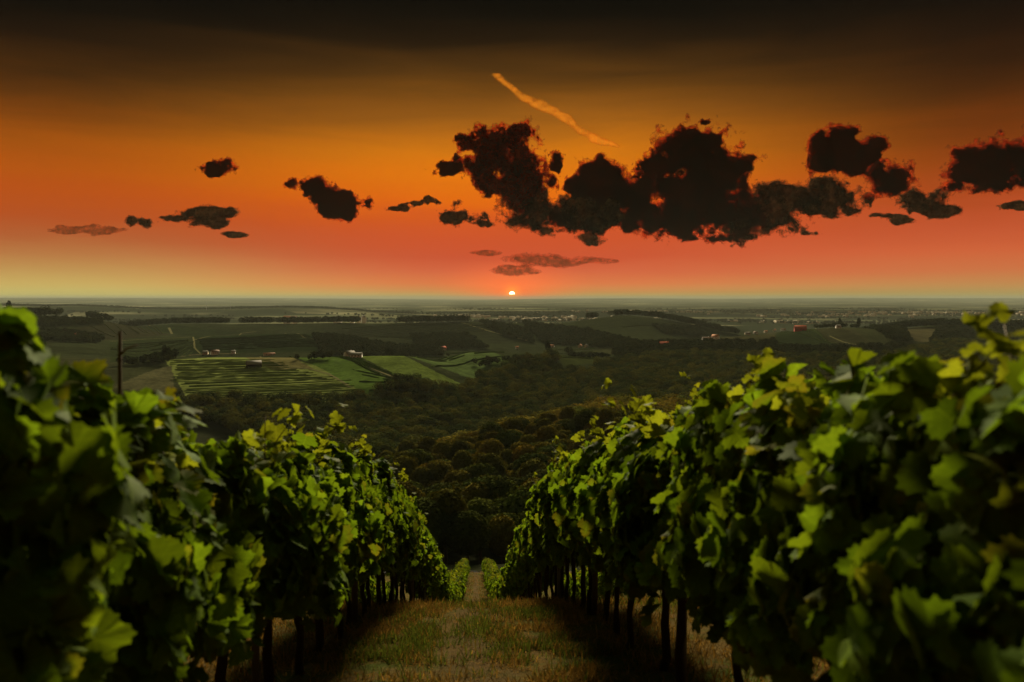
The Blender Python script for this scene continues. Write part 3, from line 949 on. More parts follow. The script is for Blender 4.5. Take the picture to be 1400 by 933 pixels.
# ------------------------------------------------------------------ houses
def house(px, py, dmin, w, dep, h, rise, rot, wall, roof, label, cat='house', name='farmhouse', chimney=True, open_front=False, windows=3, big=True):
    p = hit(px, py, dmin)
    root = empty(name, tuple(p), -YAW - math.atan((px - 700) / F_PX) + R_(rot))
    tag(root, label, cat)
    hw, hd = w / 2, dep / 2
    mb = MB()
    if open_front:
        mb.box(-hw, hw, hd - .3, hd, -2, h)
        for s in (-1, 1): mb.box(s * hw - .2, s * hw + .2, -hd, hd - .302, -2, h)
        for k in (-.33, 0, .33): mb.box(k * w - .15, k * w + .15, -hd, -hd + .3, -2, h)
    else:
        V = [(-hw, -hd, -2), (hw, -hd, -2), (hw, hd, -2), (-hw, hd, -2), (-hw, -hd, h), (hw, -hd, h), (hw, hd, h), (-hw, hd, h), (-hw, 0, h + rise), (hw, 0, h + rise)]
        mb.add(V, [(0, 1, 5, 4), (1, 2, 6, 5), (2, 3, 7, 6), (3, 0, 4, 7), (4, 5, 9, 8), (6, 7, 8, 9)], [(5, 6, 9), (7, 4, 8)])
    link('wall', mb.mesh('wall', wall), root)
    e = 0.6; t = .28; k = rise / hd
    V = []
    for x in (-hw - e, hw + e):
        V += [(x, -hd - e, h - e * k + .06), (x, 0, h + rise + .06), (x, hd + e, h - e * k + .06), (x, hd + e, h - e * k + t + .06), (x, 0, h + rise + t + .06), (x, -hd - e, h - e * k + t + .06)]
    rm = MB().add(V, [(0, 1, 7, 6), (1, 2, 8, 7), (2, 3, 9, 8), (3, 4, 10, 9), (4, 5, 11, 10), (5, 0, 6, 11), (0, 5, 4, 1), (1, 4, 3, 2), (6, 7, 10, 11), (7, 8, 9, 10)])
    ro = link('roof', rm.mesh('roof', roof), root)
    if chimney:
        link('chimney', MB().box(hw * .4, hw * .4 + .8, .2, 1.0, h + rise * .5, h + rise + 1.1).mesh('chimney', wall), ro)
    if big and not open_front:
        for i in range(windows):
            x = -hw + (i + .7) * w / (windows + .6)
            m = MB().box(x - .55, x + .55, -hd - .06, -hd + .1, h * .42, h * .42 + 1.3)
            link('window', m.mesh('window', M_GLASS), root)
        link('door', MB().box(hw - 1.6, hw - .7, -hd - .06, -hd + .1, 0, 2.1).mesh('door', M_DARKWOOD), root)
    return root

house(347, 502, 560, 13.5, 9, 3.2, 3.0, 8, M_DARKWOOD, M_GREYTILE, 'open dark timber shed under a pale roof amid the vineyard hill', 'shed', 'field_shed', False, True)
house(294, 485, 700, 11, 8, 4.2, 2.4, 20, M_WHITE, M_BROWNTILE, 'bright white house with dark roof at the top of the vineyard hill')
house(319, 484, 700, 5.5, 5, 3.5, 1.6, -10, M_WHITE, M_GREYTILE, 'small cream cottage just beside the bright white hilltop house', 'cottage', 'cottage', windows=1)
house(281, 485, 700, 7, 6, 3.2, 2.2, -25, M_CREAM, M_GREYTILE, 'dull grey roofed outbuilding behind the bright white hilltop house', 'outbuilding', 'outbuilding', windows=1)
house(368, 486, 700, 16, 5, 2.2, 1.0, 5, M_CREAM, M_ORANGETILE, 'long low shed with ochre roof above the brown strip', 'shed', 'field_shed', False, windows=2)
house(478, 488, 740, 10, 8, 3.0, 3.2, 30, M_WHITE, M_GREYTILE, 'grey gabled farmhouse with white front at the edge of the dark wood')
house(487, 489, 740, 12, 7, 2.8, 2.4, -12, M_WHITE, M_GREYTILE, 'long pale wing joined to the grey gabled farmhouse', 'barn', 'barn', False)
house(523, 486, 740, 4.5, 4.5, 3.2, 1.6, 15, M_WHITE, M_GREYTILE, 'tiny white hut above the bright green field', 'hut', 'hut', False, windows=1)
house(581, 480, 800, 9, 6, 3.2, 1.4, -5, M_REDWALL, M_REDTILE, 'small red barn beside the white house on the vineyard crest', 'barn', 'barn', False, windows=1)
house(606, 479, 800, 9.5, 7, 3.6, 3.2, 35, M_WHITE, M_REDTILE, 'white house with steep red roof on the vineyard crest')
house(707, 477, 850, 5, 4.5, 2.8, 1.8, 10, M_WHITE, M_ORANGETILE, 'tiny white cottage with orange roof above the woods', 'cottage', 'cottage', False, windows=1)
house(755, 475, 850, 7, 5, 2.8, 1.8, -20, M_WHITE, M_ORANGETILE, 'pale cottage above the terraced vineyard, near the pointed conifer', 'cottage', 'cottage', False, windows=2)
house(793, 475, 850, 7, 6, 3.2, 2.6, 80, M_CREAM, M_ORANGETILE, 'orange roofed cottage with gable front at the end of the terraced vineyard', 'cottage', 'cottage', False, windows=1)
house(801, 475, 850, 8, 6, 3.4, 2.6, 85, M_WHITE, M_GREYTILE, 'white gabled cottage adjoining the orange roofed one', 'cottage', 'cottage', False, windows=2)
house(876, 477, 950, 12, 6, 2.6, 1.6, 10, M_CREAM, M_GREYTILE, 'low cream building with grey roof among the valley trees', 'outbuilding', 'outbuilding', False)
house(889, 478, 950, 7, 6, 2.8, 1.6, -20, M_WHITE, M_GREYTILE, 'small pale cottage between the cream building and the red roofed house', 'cottage', 'cottage', False, windows=1)
house(908, 475, 950, 13, 9, 4.0, 4.2, 10, M_WHITE, M_REDTILE, 'white house under a big red roof among the valley trees')
house(966, 466, 1000, 13, 7, 3.2, 2.4, 15, M_WHITE, M_BROWNTILE, 'long white farmhouse with brown roof on the wooded rise')
house(978, 464, 1000, 10, 8, 4.2, 3.2, -30, M_WHITE, M_ORANGETILE, 'tall white farmhouse with orange roof on the wooded rise')
house(1022, 458, 1050, 12, 8, 3.4, 3.2, 25, M_CREAM, M_GREYTILE, 'grey roofed house, lowest of the ridge hamlet')
house(1033, 457, 1050, 9, 8, 3.4, 3.0, -35, M_WHITE, M_BROWNTILE, 'white walled house with brown roof in the ridge hamlet')
house(1047, 455, 1050, 10, 8, 3.8, 3.4, 20, M_CREAM, M_ORANGETILE, 'ochre house with orange roof in the middle of the ridge hamlet')
house(1059, 453, 1050, 11, 8, 4.2, 3.4, 70, M_WHITE, M_ORANGETILE, 'pale gabled house with orange roof in the ridge hamlet')
house(1071, 452, 1050, 15, 8, 3.6, 3.0, 5, M_WHITE, M_BROWNTILE, 'long white house with brown roof beside the bright red one')
house(1094, 453, 1050, 18, 10, 4.6, 4.6, 12, M_REDWALL, M_REDTILE, 'large bright red building at the end of the ridge hamlet', 'barn', 'barn')
house(1146, 449, 1050, 7, 6, 3.2, 2.4, 30, M_WHITE, M_GREYTILE, 'lone white cottage before the ridge tree line', 'cottage', 'cottage', False, windows=1)
house(101, 462, 900, 16, 9, 3.2, 3.6, 0, M_CREAM, M_REDTILE, 'red roofed farmhouse among dark trees on the far slope')
house(93, 438, 1200, 7, 6, 4.5, 2.4, 20, M_WHITE, M_GREYTILE, 'small white house among dark trees under the bare ridge', windows=1)
house(44, 439, 1200, 6, 6, 4.0, 2.4, 20, M_CREAM, M_GREYTILE, 'small cream house on the dark wooded ridge', windows=1)
for i, (px, d, w, wm, rm, lab) in enumerate([
    (392, 2900, 22, M_WHITE, M_ORANGETILE, 'faint pale house farther from the village behind the ridge'),
    (402, 2950, 18, M_CREAM, M_BROWNTILE, 'faint brown roofed house beside the faint pale one'),
    (461, 3000, 34, M_WHITE, M_GREYTILE, 'long white hall in the village behind the ridge trees'),
    (481, 2900, 20, M_WHITE, M_ORANGETILE, 'orange roofed house in the village behind the ridge trees'),
    (490, 2850, 24, M_CREAM, M_BROWNTILE, 'brown roofed house in the village behind the ridge trees'),
    (497, 2800, 16, M_WHITE, M_GREYTILE, 'small grey roofed house at the end of the village behind the ridge trees')]):
    root = empty('village_house', tuple(at(px, d)), R_(25 * i))
    root.location.z = ray(px, 437)[2] * d
    tag(root, lab, 'house', None)
    root.location.z = max(root.location.z, float(terrain_z(root.location.x, root.location.y)))
    hw = w / 2
    link('wall', MB().box(-hw, hw, -6, 6, -60, 8).mesh('wall', wm), root)
    V = [(-hw - 1, -7, 8.01), (hw + 1, -7, 8.01), (hw + 1, 7, 8.01), (-hw - 1, 7, 8.01), (-hw - 1, 0, 13), (hw + 1, 0, 13)]
    link('roof', MB().add(V, [(0, 1, 5, 4), (2, 3, 4, 5), (3, 2, 1, 0)], [(1, 2, 5), (3, 0, 4)]).mesh('roof', rm), root)

# far towns of the plain: a scatter nobody could count
def towns():
    mb = MB()
    for cx, d0, n, sp in [(760, 4300, 60, 300), (745, 3900, 30, 150), (1150, 5200, 50, 350), (1230, 6200, 60, 420), (1320, 5600, 40, 350), (900, 6500, 50, 400), (1080, 3700, 16, 120), (650, 4700, 20, 200)]:
        for k in range(n):
            q = at(cx, d0) + RGT * RNG.normal() * sp + FWD * RNG.normal() * sp * .5
            z = float(terrain_z(q[0], q[1]))
            w = 8 + 22 * RNG.random() ** 2; h = 4 + 5 * RNG.random(); a = RNG.random() * 3
            c, s = math.cos(a), math.sin(a)
            V = np.array([(x * c * w - y * s * 7 + q[0], x * s * w + y * c * 7 + q[1], z + zz) for zz in (-1, h) for x, y in ((-1, -1), (1, -1), (1, 1), (-1, 1))])
            rid = np.array([(x * c * w + q[0], x * s * w + q[1], z + h + 3.5) for x in (-1, 1)])
            mb.add(np.vstack([V, rid]), [(0, 1, 5, 4), (1, 2, 6, 5), (2, 3, 7, 6), (3, 0, 4, 7), (4, 5, 9, 8), (6, 7, 8, 9)], [(5, 6, 9), (7, 4, 8)])
    o = link('distant_town', mb.mesh('distant_town', M_CREAM))
    tag(o, 'pale specks of towns strewn across the hazy plain', 'town', kind='stuff')
towns()

# masts and a spire on the horizon
def mast(px, d, h, label):
    root = empty('radio_mast', tuple(at(px, d)), 0)
    tag(root, label, 'mast')
    b = h * .03
    legs = MB()
    for sx in (-1, 1):
        for sy in (-1, 1):
            legs.tube([(sx * b, sy * b, -2), (0, 0, h)], [h * .006, h * .004], 5)
    link('lattice_leg', legs.mesh('lattice_leg', M_STEEL), root)
    br = MB()
    for i in range(8):
        z = h * i / 9; w = b * (1 - i / 9)
        br.tube([(-w, -w, z), (w, w, z + h / 9)], h * .003, 4); br.tube([(w, -w, z), (-w, w, z + h / 9)], h * .003, 4)
    link('brace', br.mesh('brace', M_STEEL), root)
mast(282, 4900, 62, 'thin grey mast on the hazy skyline, farther from the village')
mast(315, 4900, 52, 'thin grey mast on the hazy skyline, nearer the village')
def spire():
    root = empty('chapel', tuple(at(140, 1720)), 0)
    tag(root, 'slim dark chapel tower on the end of the bare far ridge', 'chapel')
    link('tower', MB().box(-1.6, 1.6, -1.6, 1.6, -2, 9).mesh('tower', M_CREAM), root)
    V = [(-1.9, -1.9, 9.01), (1.9, -1.9, 9.01), (1.9, 1.9, 9.01), (-1.9, 1.9, 9.01), (0, 0, 16)]
    link('spire', MB().add(V, [(3, 2, 1, 0)], [(0, 1, 4), (1, 2, 4), (2, 3, 4), (3, 0, 4)]).mesh('spire', M_GREYTILE), root)
spire()

# ------------------------------------------------------------------ grapevines
_half = [(0.0, 0.0), (0.16, -0.13), (0.34, -0.14), (0.47, 0.02), (0.42, 0.16), (0.58, 0.26), (0.62, 0.46), (0.50, 0.60), (0.34, 0.60), (0.30, 0.78), (0.16, 0.94), (0.0, 1.05)]
_rim = np.array(_half + [(-x, y) for x, y in _half[-2:0:-1]])
def _toothed(r):
    o = []
    for i in range(len(r)):
        a, b = r[i], r[(i + 1) % len(r)]
        m = (a + b) / 2; c = np.array([0.0, .36])
        o += [a, m + (c - m) * 0.10] if np.linalg.norm(b - a) > .13 else [a, m]
    return np.array(o)
_rim = _toothed(_rim)
LEAF_HI = np.vstack([[0.0, 0.34], [0.0, 0.68], _rim])
def leaf_faces_hi():
    n = len(_rim); f = []
    for i in range(n):
        a = 2 + i; b = 2 + (i + 1) % n
        ym = (_rim[i, 1] + _rim[(i + 1) % n, 1]) / 2
        f.append((1 if ym > 0.58 else 0, b, a))
    top = [((_rim[i, 1] + _rim[(i + 1) % n, 1]) / 2 > .58) for i in range(n)]
    for i in range(n):
        if top[i] != top[i - 1]:
            f.append((0, 1, 2 + i) if top[i] else (1, 0, 2 + i))
    return np.array(f)
LEAF_HI_F = leaf_faces_hi()
_rl = np.array([(0, 0), (.42, -.08), (.60, .40), (.34, .64), (0, 1.02), (-.34, .64), (-.60, .40), (-.42, -.08)])
LEAF_LO = np.vstack([[0, .38], _rl])
LEAF_LO_F = np.array([(0, 1 + (i + 1) % 8, 1 + i) for i in range(8)])

def leaves(rng, P, N, size, tint, hi=True, droop=0.8):
    """leaf blades at points P facing N, tips hanging down"""
    n = len(P)
    T2, Fc = (LEAF_HI, LEAF_HI_F) if hi else (LEAF_LO, LEAF_LO_F)
    N = N / np.linalg.norm(N, axis=1)[:, None]
    down = np.array([0, 0, -1.0]) * droop + rng.normal(size=(n, 3)) * 0.42
    Y = down - N * np.sum(down * N, 1)[:, None]; Y /= np.linalg.norm(Y, axis=1)[:, None] + 1e-9
    X = np.cross(Y, N)
    fold = rng.normal(0.14, 0.20, n)[:, None]; curl = rng.normal(0.30, 0.22, n)[:, None]; wave = rng.normal(0, .10, n)[:, None]
    tx = T2[None, :, 0]; ty = T2[None, :, 1] - .3
    asym = 1 + rng.normal(0, .08, n)[:, None]
    z = fold * np.abs(tx) - curl * (tx ** 2 * .7 + ty ** 2) + wave * np.sin(ty * 6 + tx * 5)
    s = size[:, None]
    V = P[:, None, :] + X[:, None, :] * (tx * s * asym)[..., None] + Y[:, None, :] * (ty * s)[..., None] + N[:, None, :] * (z * s)[..., None]
    m = T2.shape[0]
    F = (Fc[None] + (np.arange(n) * m)[:, None, None]).reshape(-1, 3)
    C = np.repeat(tint, m, 0) * (0.84 + .32 * rng.random((n * m, 1)))
    rim = (np.tile(np.arange(m) >= (2 if hi else 1), n) & np.repeat(rng.random(n) < .10, m))
    C[rim] = C[rim] * 0.5 + np.array([0.07, 0.045, 0.008])
    UV = np.stack([np.tile(T2[:, 0], n), np.tile(T2[:, 1], n), np.repeat(size, m)], -1)
    return V.reshape(-1, 3), F, np.c_[C, UV]

def vine_meshes(seed, hi=True, n_side=470, z_lo=0.90, z_hi=1.86, shoot=1.0):
    rng = np.random.default_rng(seed)
    n = n_side
    y = np.where(rng.random(n) < .3, np.clip(rng.normal(size=n) * .25, -.6, .6), (rng.random(n) - .5) * 1.06)
    hi_y = z_hi + (fbm(y * 4.0 + seed * 3.7, y * 0, y * 0, 2, seed + 5) - .5) * .42
    lo_y = z_lo + (fbm(y * 4.5 + seed * 1.9, y * 0, y * 0, 2, seed + 8) - .5) * .5
    z = lo_y + (hi_y - lo_y) * rng.random(n) ** 0.85
    low = rng.random(n) < 0.05
    z[low] -= 0.25 * rng.random(low.sum())
    side = np.where(rng.random(n) < .5, -1, 1)
    lump = fbm(y * 3.1 + seed, z * 3.1, side * 9.0, 3, seed)
    w = (0.20 + 0.24 * np.sin(np.clip((z - z_lo + .2) / (z_hi - z_lo + .25), 0, 1) * math.pi) ** .8) * (0.30 + 1.45 * lump)
    inner = rng.random(n) < 0.28
    x = side * w * np.where(inner, rng.random(n), 0.86 + .22 * rng.random(n))
    P = np.stack([x, y, z], -1)
    top = np.clip((z - 1.55) / .4, 0, 1)
    N = np.stack([side * (1.0 - .5 * top), rng.normal(size=n) * .55, 0.35 + .8 * top + rng.normal(size=n) * .38], -1)
    size = 0.098 + 0.075 * rng.random(n)
    base = np.array([0.088, 0.152, 0.010])
    t = base[None] * (0.65 + .7 * rng.random((n, 1))) + np.array([0.03, 0.018, 0.0])[None] * (rng.random((n, 1)) ** 2)
    Vs = [leaves(rng, P, N, size, t, hi)]
    # upright shoots with young yellower leaves
    cane = MB()
    for k in range(9):
        b = np.array([rng.normal() * .10, (rng.random() - .5) * 0.95, 1.55])
        L = (0.34 + .36 * rng.random() ** 2) * shoot
        lean = np.array([rng.normal() * .22, rng.normal() * .22, 1.0])
        pts = [b + lean * L * q + np.array([lean[0], lean[1], -.5]) * .35 * L * q * q for q in np.linspace(0, 1, 6)]
        cane.tube(pts, np.linspace(.006, .002, 6), 5)
        m = 12
        q = np.linspace(.15, 1.0, m)
        Q = np.array([b + lean * L * a + np.array([lean[0], lean[1], -.5]) * .35 * L * a * a for a in q]) + rng.normal(size=(m, 3)) * .045
        Nn = np.stack([rng.normal(size=m) * .8, rng.normal(size=m) * .8, 0.55 + rng.random(m)], -1)
        sz = (0.165 - .09 * q) * (0.8 + .5 * rng.random(m))
        yl = (0.15, 0.178, 0.014)
        tt = np.array(yl)[None] * (0.75 + .5 * rng.random((m, 1)))
        Vs.append(leaves(rng, Q, Nn, sz, tt, hi, 0.6))
    for k in range(4):      # fruiting canes tied along the wires
        zz = (.78, .8, 1.2, 1.5)[k]; yy = np.linspace(-.5, .5, 6)
        cane.tube(np.stack([rng.normal(size=6) * .02, yy, zz + rng.normal(size=6) * .025], -1), .006, 5)
    V = []; F = []; C = []; o = 0
    for v, f, c in Vs:
        V.append(v); F.append(f + o); C.append(c); o += len(v)
    fol = mesh_np('foliage', np.concatenate(V), np.concatenate(F), M_VINE, True, np.concatenate(C))
    tr = MB()
    zz = np.linspace(-.15, .85, 9)
    wob = np.cumsum(rng.normal(size=(9, 2)) * .013, 0)
    tr.tube(np.c_[wob, zz], (0.036 - .010 * np.linspace(0, 1, 9)) * (0.85 + .35 * rng.random(9)), 8)
    tr.tube([(wob[-1][0], 0, .8), (0, .12, .86), (0, .42, .82)], [.022, .018, .012], 6)
    tr.tube([(wob[-1][0], 0, .8), (0, -.12, .86), (0, -.42, .82)], [.022, .018, .012], 6)
    return fol, tr.mesh('trunk', M_TRUNK, True), cane.mesh('cane', M_CANE, True)

NEAR_VINES = [vine_meshes(300 + i, True, 760, shoot=0.8 if i < 3 else 1.0) for i in range(9)]
FAR_VINES = [vine_meshes(400 + i, False, 420) for i in range(5)]

def add_vine(x, y, kind, label, group, hi=True, s=1.0, lift=0.0):
    z = float(terrain_z(x, y))
    ms = (NEAR_VINES if hi else FAR_VINES)[kind]
    root = empty('grapevine', (x, y, z), math.pi if RNG.random() < .5 else 0.0, (1.0, 1.0, s))
    root.rotation_euler.z += RNG.normal() * .06
    tag(root, label, 'grapevine', group)
    link('trunk', ms[1], root); link('foliage', ms[0], root); link('cane', ms[2], root)
    return root

# distance to the row on each side of the path; the row on the right stands a touch taller
ROW_LEFT, ROW_RIGHT = -1.5, 1.5
ORD = ['first', 'second', 'third', 'fourth', 'fifth', 'sixth', 'seventh', 'eighth', 'ninth', 'tenth', 'eleventh', 'twelfth']
for rowx, word, other, hs in ((ROW_LEFT, 'left', 'right', 0.935), (ROW_RIGHT, 'right', 'left', 0.965)):
    y = 1.75; k = 0
    while y < 47.5:
        near = y < 13.5
        if k < 12:
            lab = f'{ORD[k]} leafy vine down the slope in the row on the {word} of the path'
            g = f'vines in the row on the {word} of the path'
        else:
            lab = f'leafy vine in the steep stretch of the row on the {word} of the path'
            g = f'vines on the steep stretch of the row on the {word}'
        add_vine(rowx + RNG.normal() * .03, y, int(RNG.integers(0, 3)) if y < 4 else int(RNG.integers(0, 9)), lab, g, True, min(hs + (.02 if word == 'left' and y < 3 else 0.0) + (.005 if word == 'left' else .022) * (y - 1.75), .98 if word == 'left' else 1.05) * (0.95 + .10 * RNG.random()))
        y += 0.93 * (0.96 + .08 * RNG.random()); k += 1
    y = 48.0
    while y < 99:
        add_vine(rowx + RNG.normal() * .13, y, int(RNG.integers(0, 5)), f'small far vine at the foot of the slope, {word} of the path',
                 f'far vines at the foot of the row on the {word}', False, 0.82 + .3 * RNG.random())
        y += 1.2
for rowx, word in ((-4.6, 'left'), (4.6, 'right')):
    y = 2.6 if word == 'right' else 5.2
    while y < 40:
        add_vine(rowx + RNG.normal() * .04, y, int(RNG.integers(0, 9)) if y < 9 else int(RNG.integers(0, 5)), f'vine of the second row to the {word}, half hidden behind the nearer row',
                 f'vines of the second row to the {word}', y < 9, (1.0 if word == 'left' else 1.05) + .06 * RNG.random())
        y += 0.96

# trellis: posts and wires
def post(x, y, h, mat, label, group, steel):
    root = empty('trellis_post', (x, y, float(terrain_z(x, y))), RNG.random())
    tag(root, label, 'post', group)
    if steel:
        w = .025
        link('shaft', MB().box(-w, w, -w, w, -.3, h).mesh('shaft', mat), root)
        clip = MB()
        for z in (.8, 1.2, 1.6): clip.box(-w - .012, w + .012, -.01, .01, z - .012, z + .012)
        link('wire_clip', clip.mesh('wire_clip', M_STEEL), root)
    else:
        link('shaft', MB().tube([(0, 0, -.3), (.005, 0, h * .5), (0, 0, h)], [.042, .040, .038], 9).mesh('shaft', mat, True), root)
        link('end_cap', MB().tube([(0, 0, h + .001), (0, 0, h + .012)], [.038, .030], 9).mesh('end_cap', mat, True), root)
def stake(x, y, h, label):
    root = empty('stake', (x, y, float(terrain_z(x, y))))
    tag(root, label, 'stake')
    link('shaft', MB().tube([(0, 0, -.3), (.008, 0, h * .5), (-.006, 0, h * .8), (.004, .01, h)], [.011, .010, .009, .007], 7).mesh('shaft', M_CANE, True), root)
    link('side_twig', MB().tube([(.0, 0, h - .10), (.03, 0, h - .07), (.075, 0, h - .055)], [.006, .004, .003], 5).mesh('side_twig', M_CANE, True), root)
for rowx, word in ((ROW_LEFT, 'left'), (ROW_RIGHT, 'right')):
    for k, y in enumerate([5.3, 9.6, 13.9, 18.2, 22.5, 26.8, 31.1, 35.4, 39.7, 44.0]):
        post(rowx + .02, y + (0.0 if word == 'left' else .4), 1.68, M_DULLSTEEL if k % 2 == 0 else M_POSTWOOD,
             f'{"grey metal" if k % 2 == 0 else "weathered wooden"} trellis post standing in the vines of the row on the {word}',
             f'{"metal" if k % 2 == 0 else "wooden"} trellis posts in the row on the {word}', k % 2 == 0)
stake(-1.44, 3.28, 2.16,  'thin bare brown stake poking above the vines of the row on the left')
for rowx, word in ((ROW_LEFT, 'left'), (ROW_RIGHT, 'right')):
    for z, hw in ((.80, 'lowest'), (1.05, 'second'), (1.3, 'third'), (1.55, 'topmost')):
        ys = np.arange(3.0, 48, 1.4)
        o = link('trellis_wire', MB().tube(np.c_[np.full(len(ys), rowx + .03), ys, terrain_z(np.full(len(ys), rowx), ys) + z], .0014, 4).mesh('trellis_wire', M_WIRE))
        tag(o, f'{hw} thin steel trellis wire running through the row on the {word}', 'wire')

# ------------------------------------------------------------------ grass on the vineyard floor
def grass():
    def batch(n, x0, x1, y0, y1, lo, hi, wid):
        x = x0 + (x1 - x0) * RNG.random(n); y = y0 + (y1 - y0) * RNG.random(n) ** 1.25
        patch = fbm(x * 1.1, y * .8, x * 0, 4, 77)
        tuft = fbm(x * 3.5, y * 3.5, x * 0, 3, 91)
        keep = RNG.random(n) < np.clip((tuft - .36) * 3.6, .06, 1) * np.clip(.25 + (np.abs(x + (patch - .5) * .8) - .12) * 2.2, .25, 1)
        x, y, patch, tuft = x[keep], y[keep], patch[keep], tuft[keep]
        n = len(x)
        z = terrain_z(x, y)
        L = (lo + (hi - lo) * RNG.random(n)) * (0.6 + 1.0 * np.clip(tuft, 0, 1))
        straw = RNG.random(n) < np.clip(2.85 - 3.7 * patch, .15, .95)
        a = RNG.random(n) * 6.283
        lay = np.where(straw, 0.35 + 1.1 * RNG.random(n), 0.15 + .6 * RNG.random(n))
        hx = np.cos(a) * np.sin(lay); hy = np.sin(a) * np.sin(lay); hz = np.cos(lay) * 1.0
        b = np.stack([x, y, z - .01], -1)
        m = b + np.stack([hx * .5, hy * .5, hz * .62], -1) * L[:, None]
        t = b + np.stack([hx * 1.15, hy * 1.15, hz * .85], -1) * L[:, None]
        s = np.stack([-np.sin(a), np.cos(a), np.zeros(n)], -1) * (wid * (0.6 + .8 * RNG.random(n)))[:, None]
        V = np.stack([b - s, b + s, m + s * .8, m - s * .8, t], 1).reshape(-1, 3)
        i = np.arange(n) * 5
        q = np.stack([i, i + 1, i + 2, i + 3], -1); tr = np.stack([i + 3, i + 2, i + 4], -1)
        c = np.where(straw[:, None], np.array([0.260, 0.148, 0.040])[None] * (0.40 + .7 * RNG.random((n, 1))), np.array([0.060, 0.078, 0.014])[None] * (0.6 + .8 * RNG.random((n, 1))))
        return V, q, tr, np.repeat(c, 5, 0)
    Vs = []; Q = []; Tt = []; C = []; o = 0
    for args in [(90000, -4.4, 4.4, 3.6, 13, .05, .16, .004), (60000, -1.3, 1.3, 4.5, 14, .04, .13, .004), (60000, -5, 5, 12, 34, .06, .20, .007), (30000, -5, 5, 34, 104, .10, .28, .016)]:
        v, q, t, c = batch(*args)
        Vs.append(v); Q.append(q + o); Tt.append(t + o); C.append(c); o += len(v)
    ob = link('grass', mesh_np('grass', np.concatenate(Vs), [np.concatenate(Q), np.concatenate(Tt)], M_GRASS, False, np.concatenate(C)))
    tag(ob, 'dry mown grass and straw between the vine rows', 'grass', kind='stuff')
grass()

# ------------------------------------------------------------------ clouds
def surface_nets(Fd):
    s = Fd > 0
    nx, ny, nz = s.shape
    cnt = np.zeros((nx - 1, ny - 1, nz - 1), np.int8)
    cs = [(a, b, c) for a in (0, 1) for b in (0, 1) for c in (0, 1)]
    for a, b, c in cs:
        cnt += s[a:nx - 1 + a, b:ny - 1 + b, c:nz - 1 + c]
    act = (cnt > 0) & (cnt < 8)
    I = np.argwhere(act)
    idx = np.full(act.shape, -1, np.int32); idx[act] = np.arange(len(I))
    acc = np.zeros((len(I), 3)); num = np.zeros(len(I))
    for p in cs:
        for ax in range(3):
            if p[ax]: continue
            q = list(p); q[ax] = 1
            fa = Fd[I[:, 0] + p[0], I[:, 1] + p[1], I[:, 2] + p[2]]; fb = Fd[I[:, 0] + q[0], I[:, 1] + q[1], I[:, 2] + q[2]]
            m = (fa > 0) != (fb > 0)
            t = np.where(m, fa / np.where(m, fa - fb, 1), 0)
            pos = np.tile(np.array(p, float), (len(I), 1)); pos[:, ax] += t
            acc += pos * m[:, None]; num += m
    V = I + acc / np.maximum(num, 1)[:, None]
    Q = []
    for ax in range(3):
        o1, o2 = [(1, 2), (2, 0), (0, 1)][ax]
        sl0 = [slice(1, -1)] * 3; sl0[ax] = slice(0, -1); sl1 = [slice(1, -1)] * 3; sl1[ax] = slice(1, None)
        a = s[tuple(sl0)]; b = s[tuple(sl1)]
        E = np.argwhere(a != b)
        if not len(E): continue
        fl = a[E[:, 0], E[:, 1], E[:, 2]]
        base = E.copy(); base[:, o1] += 1; base[:, o2] += 1
        def cell(d1, d2):
            c = base.copy(); c[:, o1] -= d1; c[:, o2] -= d2
            return idx[c[:, 0], c[:, 1], c[:, 2]]
        q = np.stack([cell(1, 1), cell(0, 1), cell(0, 0), cell(1, 0)], -1)
        q[~fl] = q[~fl][:, ::-1]
        Q.append(q)
    return V, np.concatenate(Q)

def cloud_material(name, diff, trans, clear, var=0.0):
    m, nt, out = material(name)
    tc = nt.new('ShaderNodeTexCoord')
    puff = nt.noise(tc.outputs['Object'], 0.0055, 5.0, 0.6)
    k = nt.remap(puff, 0.36, 0.64, 0.55, 1.7)
    def vary(col):
        cb = nt.new('ShaderNodeCombineXYZ')
        for i, q in enumerate(col): nt.put(cb.inputs[i], nt.math('MULTIPLY', k, q))
        return cb.outputs[0]
    d = nt.new('ShaderNodeBsdfDiffuse'); nt.put(d.inputs['Color'], vary(diff))
    t = nt.new('ShaderNodeBsdfTranslucent'); nt.put(t.inputs['Color'], trans)
    mx = nt.new('ShaderNodeMixShader'); mx.inputs[0].default_value = 0.4
    nt.put(mx.inputs[1], d.outputs[0]); nt.put(mx.inputs[2], t.outputs[0])
    tr = nt.new('ShaderNodeBsdfTransparent'); tr.inputs['Color'].default_value = (1.0, .95, .92, 1)
    m2 = nt.new('ShaderNodeMixShader')
    if var:
        nt.put(m2.inputs[0], nt.remap(nt.noise(tc.outputs['Object'], 0.012, 5.0, 0.65), 0.35, 0.65, clear - var, min(1.0, clear + var)))
    else:
        m2.inputs[0].default_value = clear
    nt.put(m2.inputs[1], mx.outputs[0]); nt.put(m2.inputs[2], tr.outputs[0])
    nt.put(out.inputs['Surface'], m2.outputs[0])
    return m
M_CLOUD = cloud_material('dark_cloud', (0.018, 0.017, 0.011), (0.03, 0.008, 0.004), 0.08)
M_CLOUD_LOW = cloud_material('low_cloud', (0.19, 0.185, 0.135), (0.08, 0.05, 0.03), 0.15)  # paler than the dark clouds: haze put into the colour
M_CLOUD_THIN = cloud_material('thin_cloud', (0.14, 0.11, 0.07), (0.2, 0.10, 0.05), 0.76, 0.16)
M_FRINGE_RED = cloud_material('red_cloud_fringe', (0.10, 0.015, 0.006), (0.95, 0.075, 0.012), 0.60, 0.22)  # red sunlight on the cloud rims put into the colour
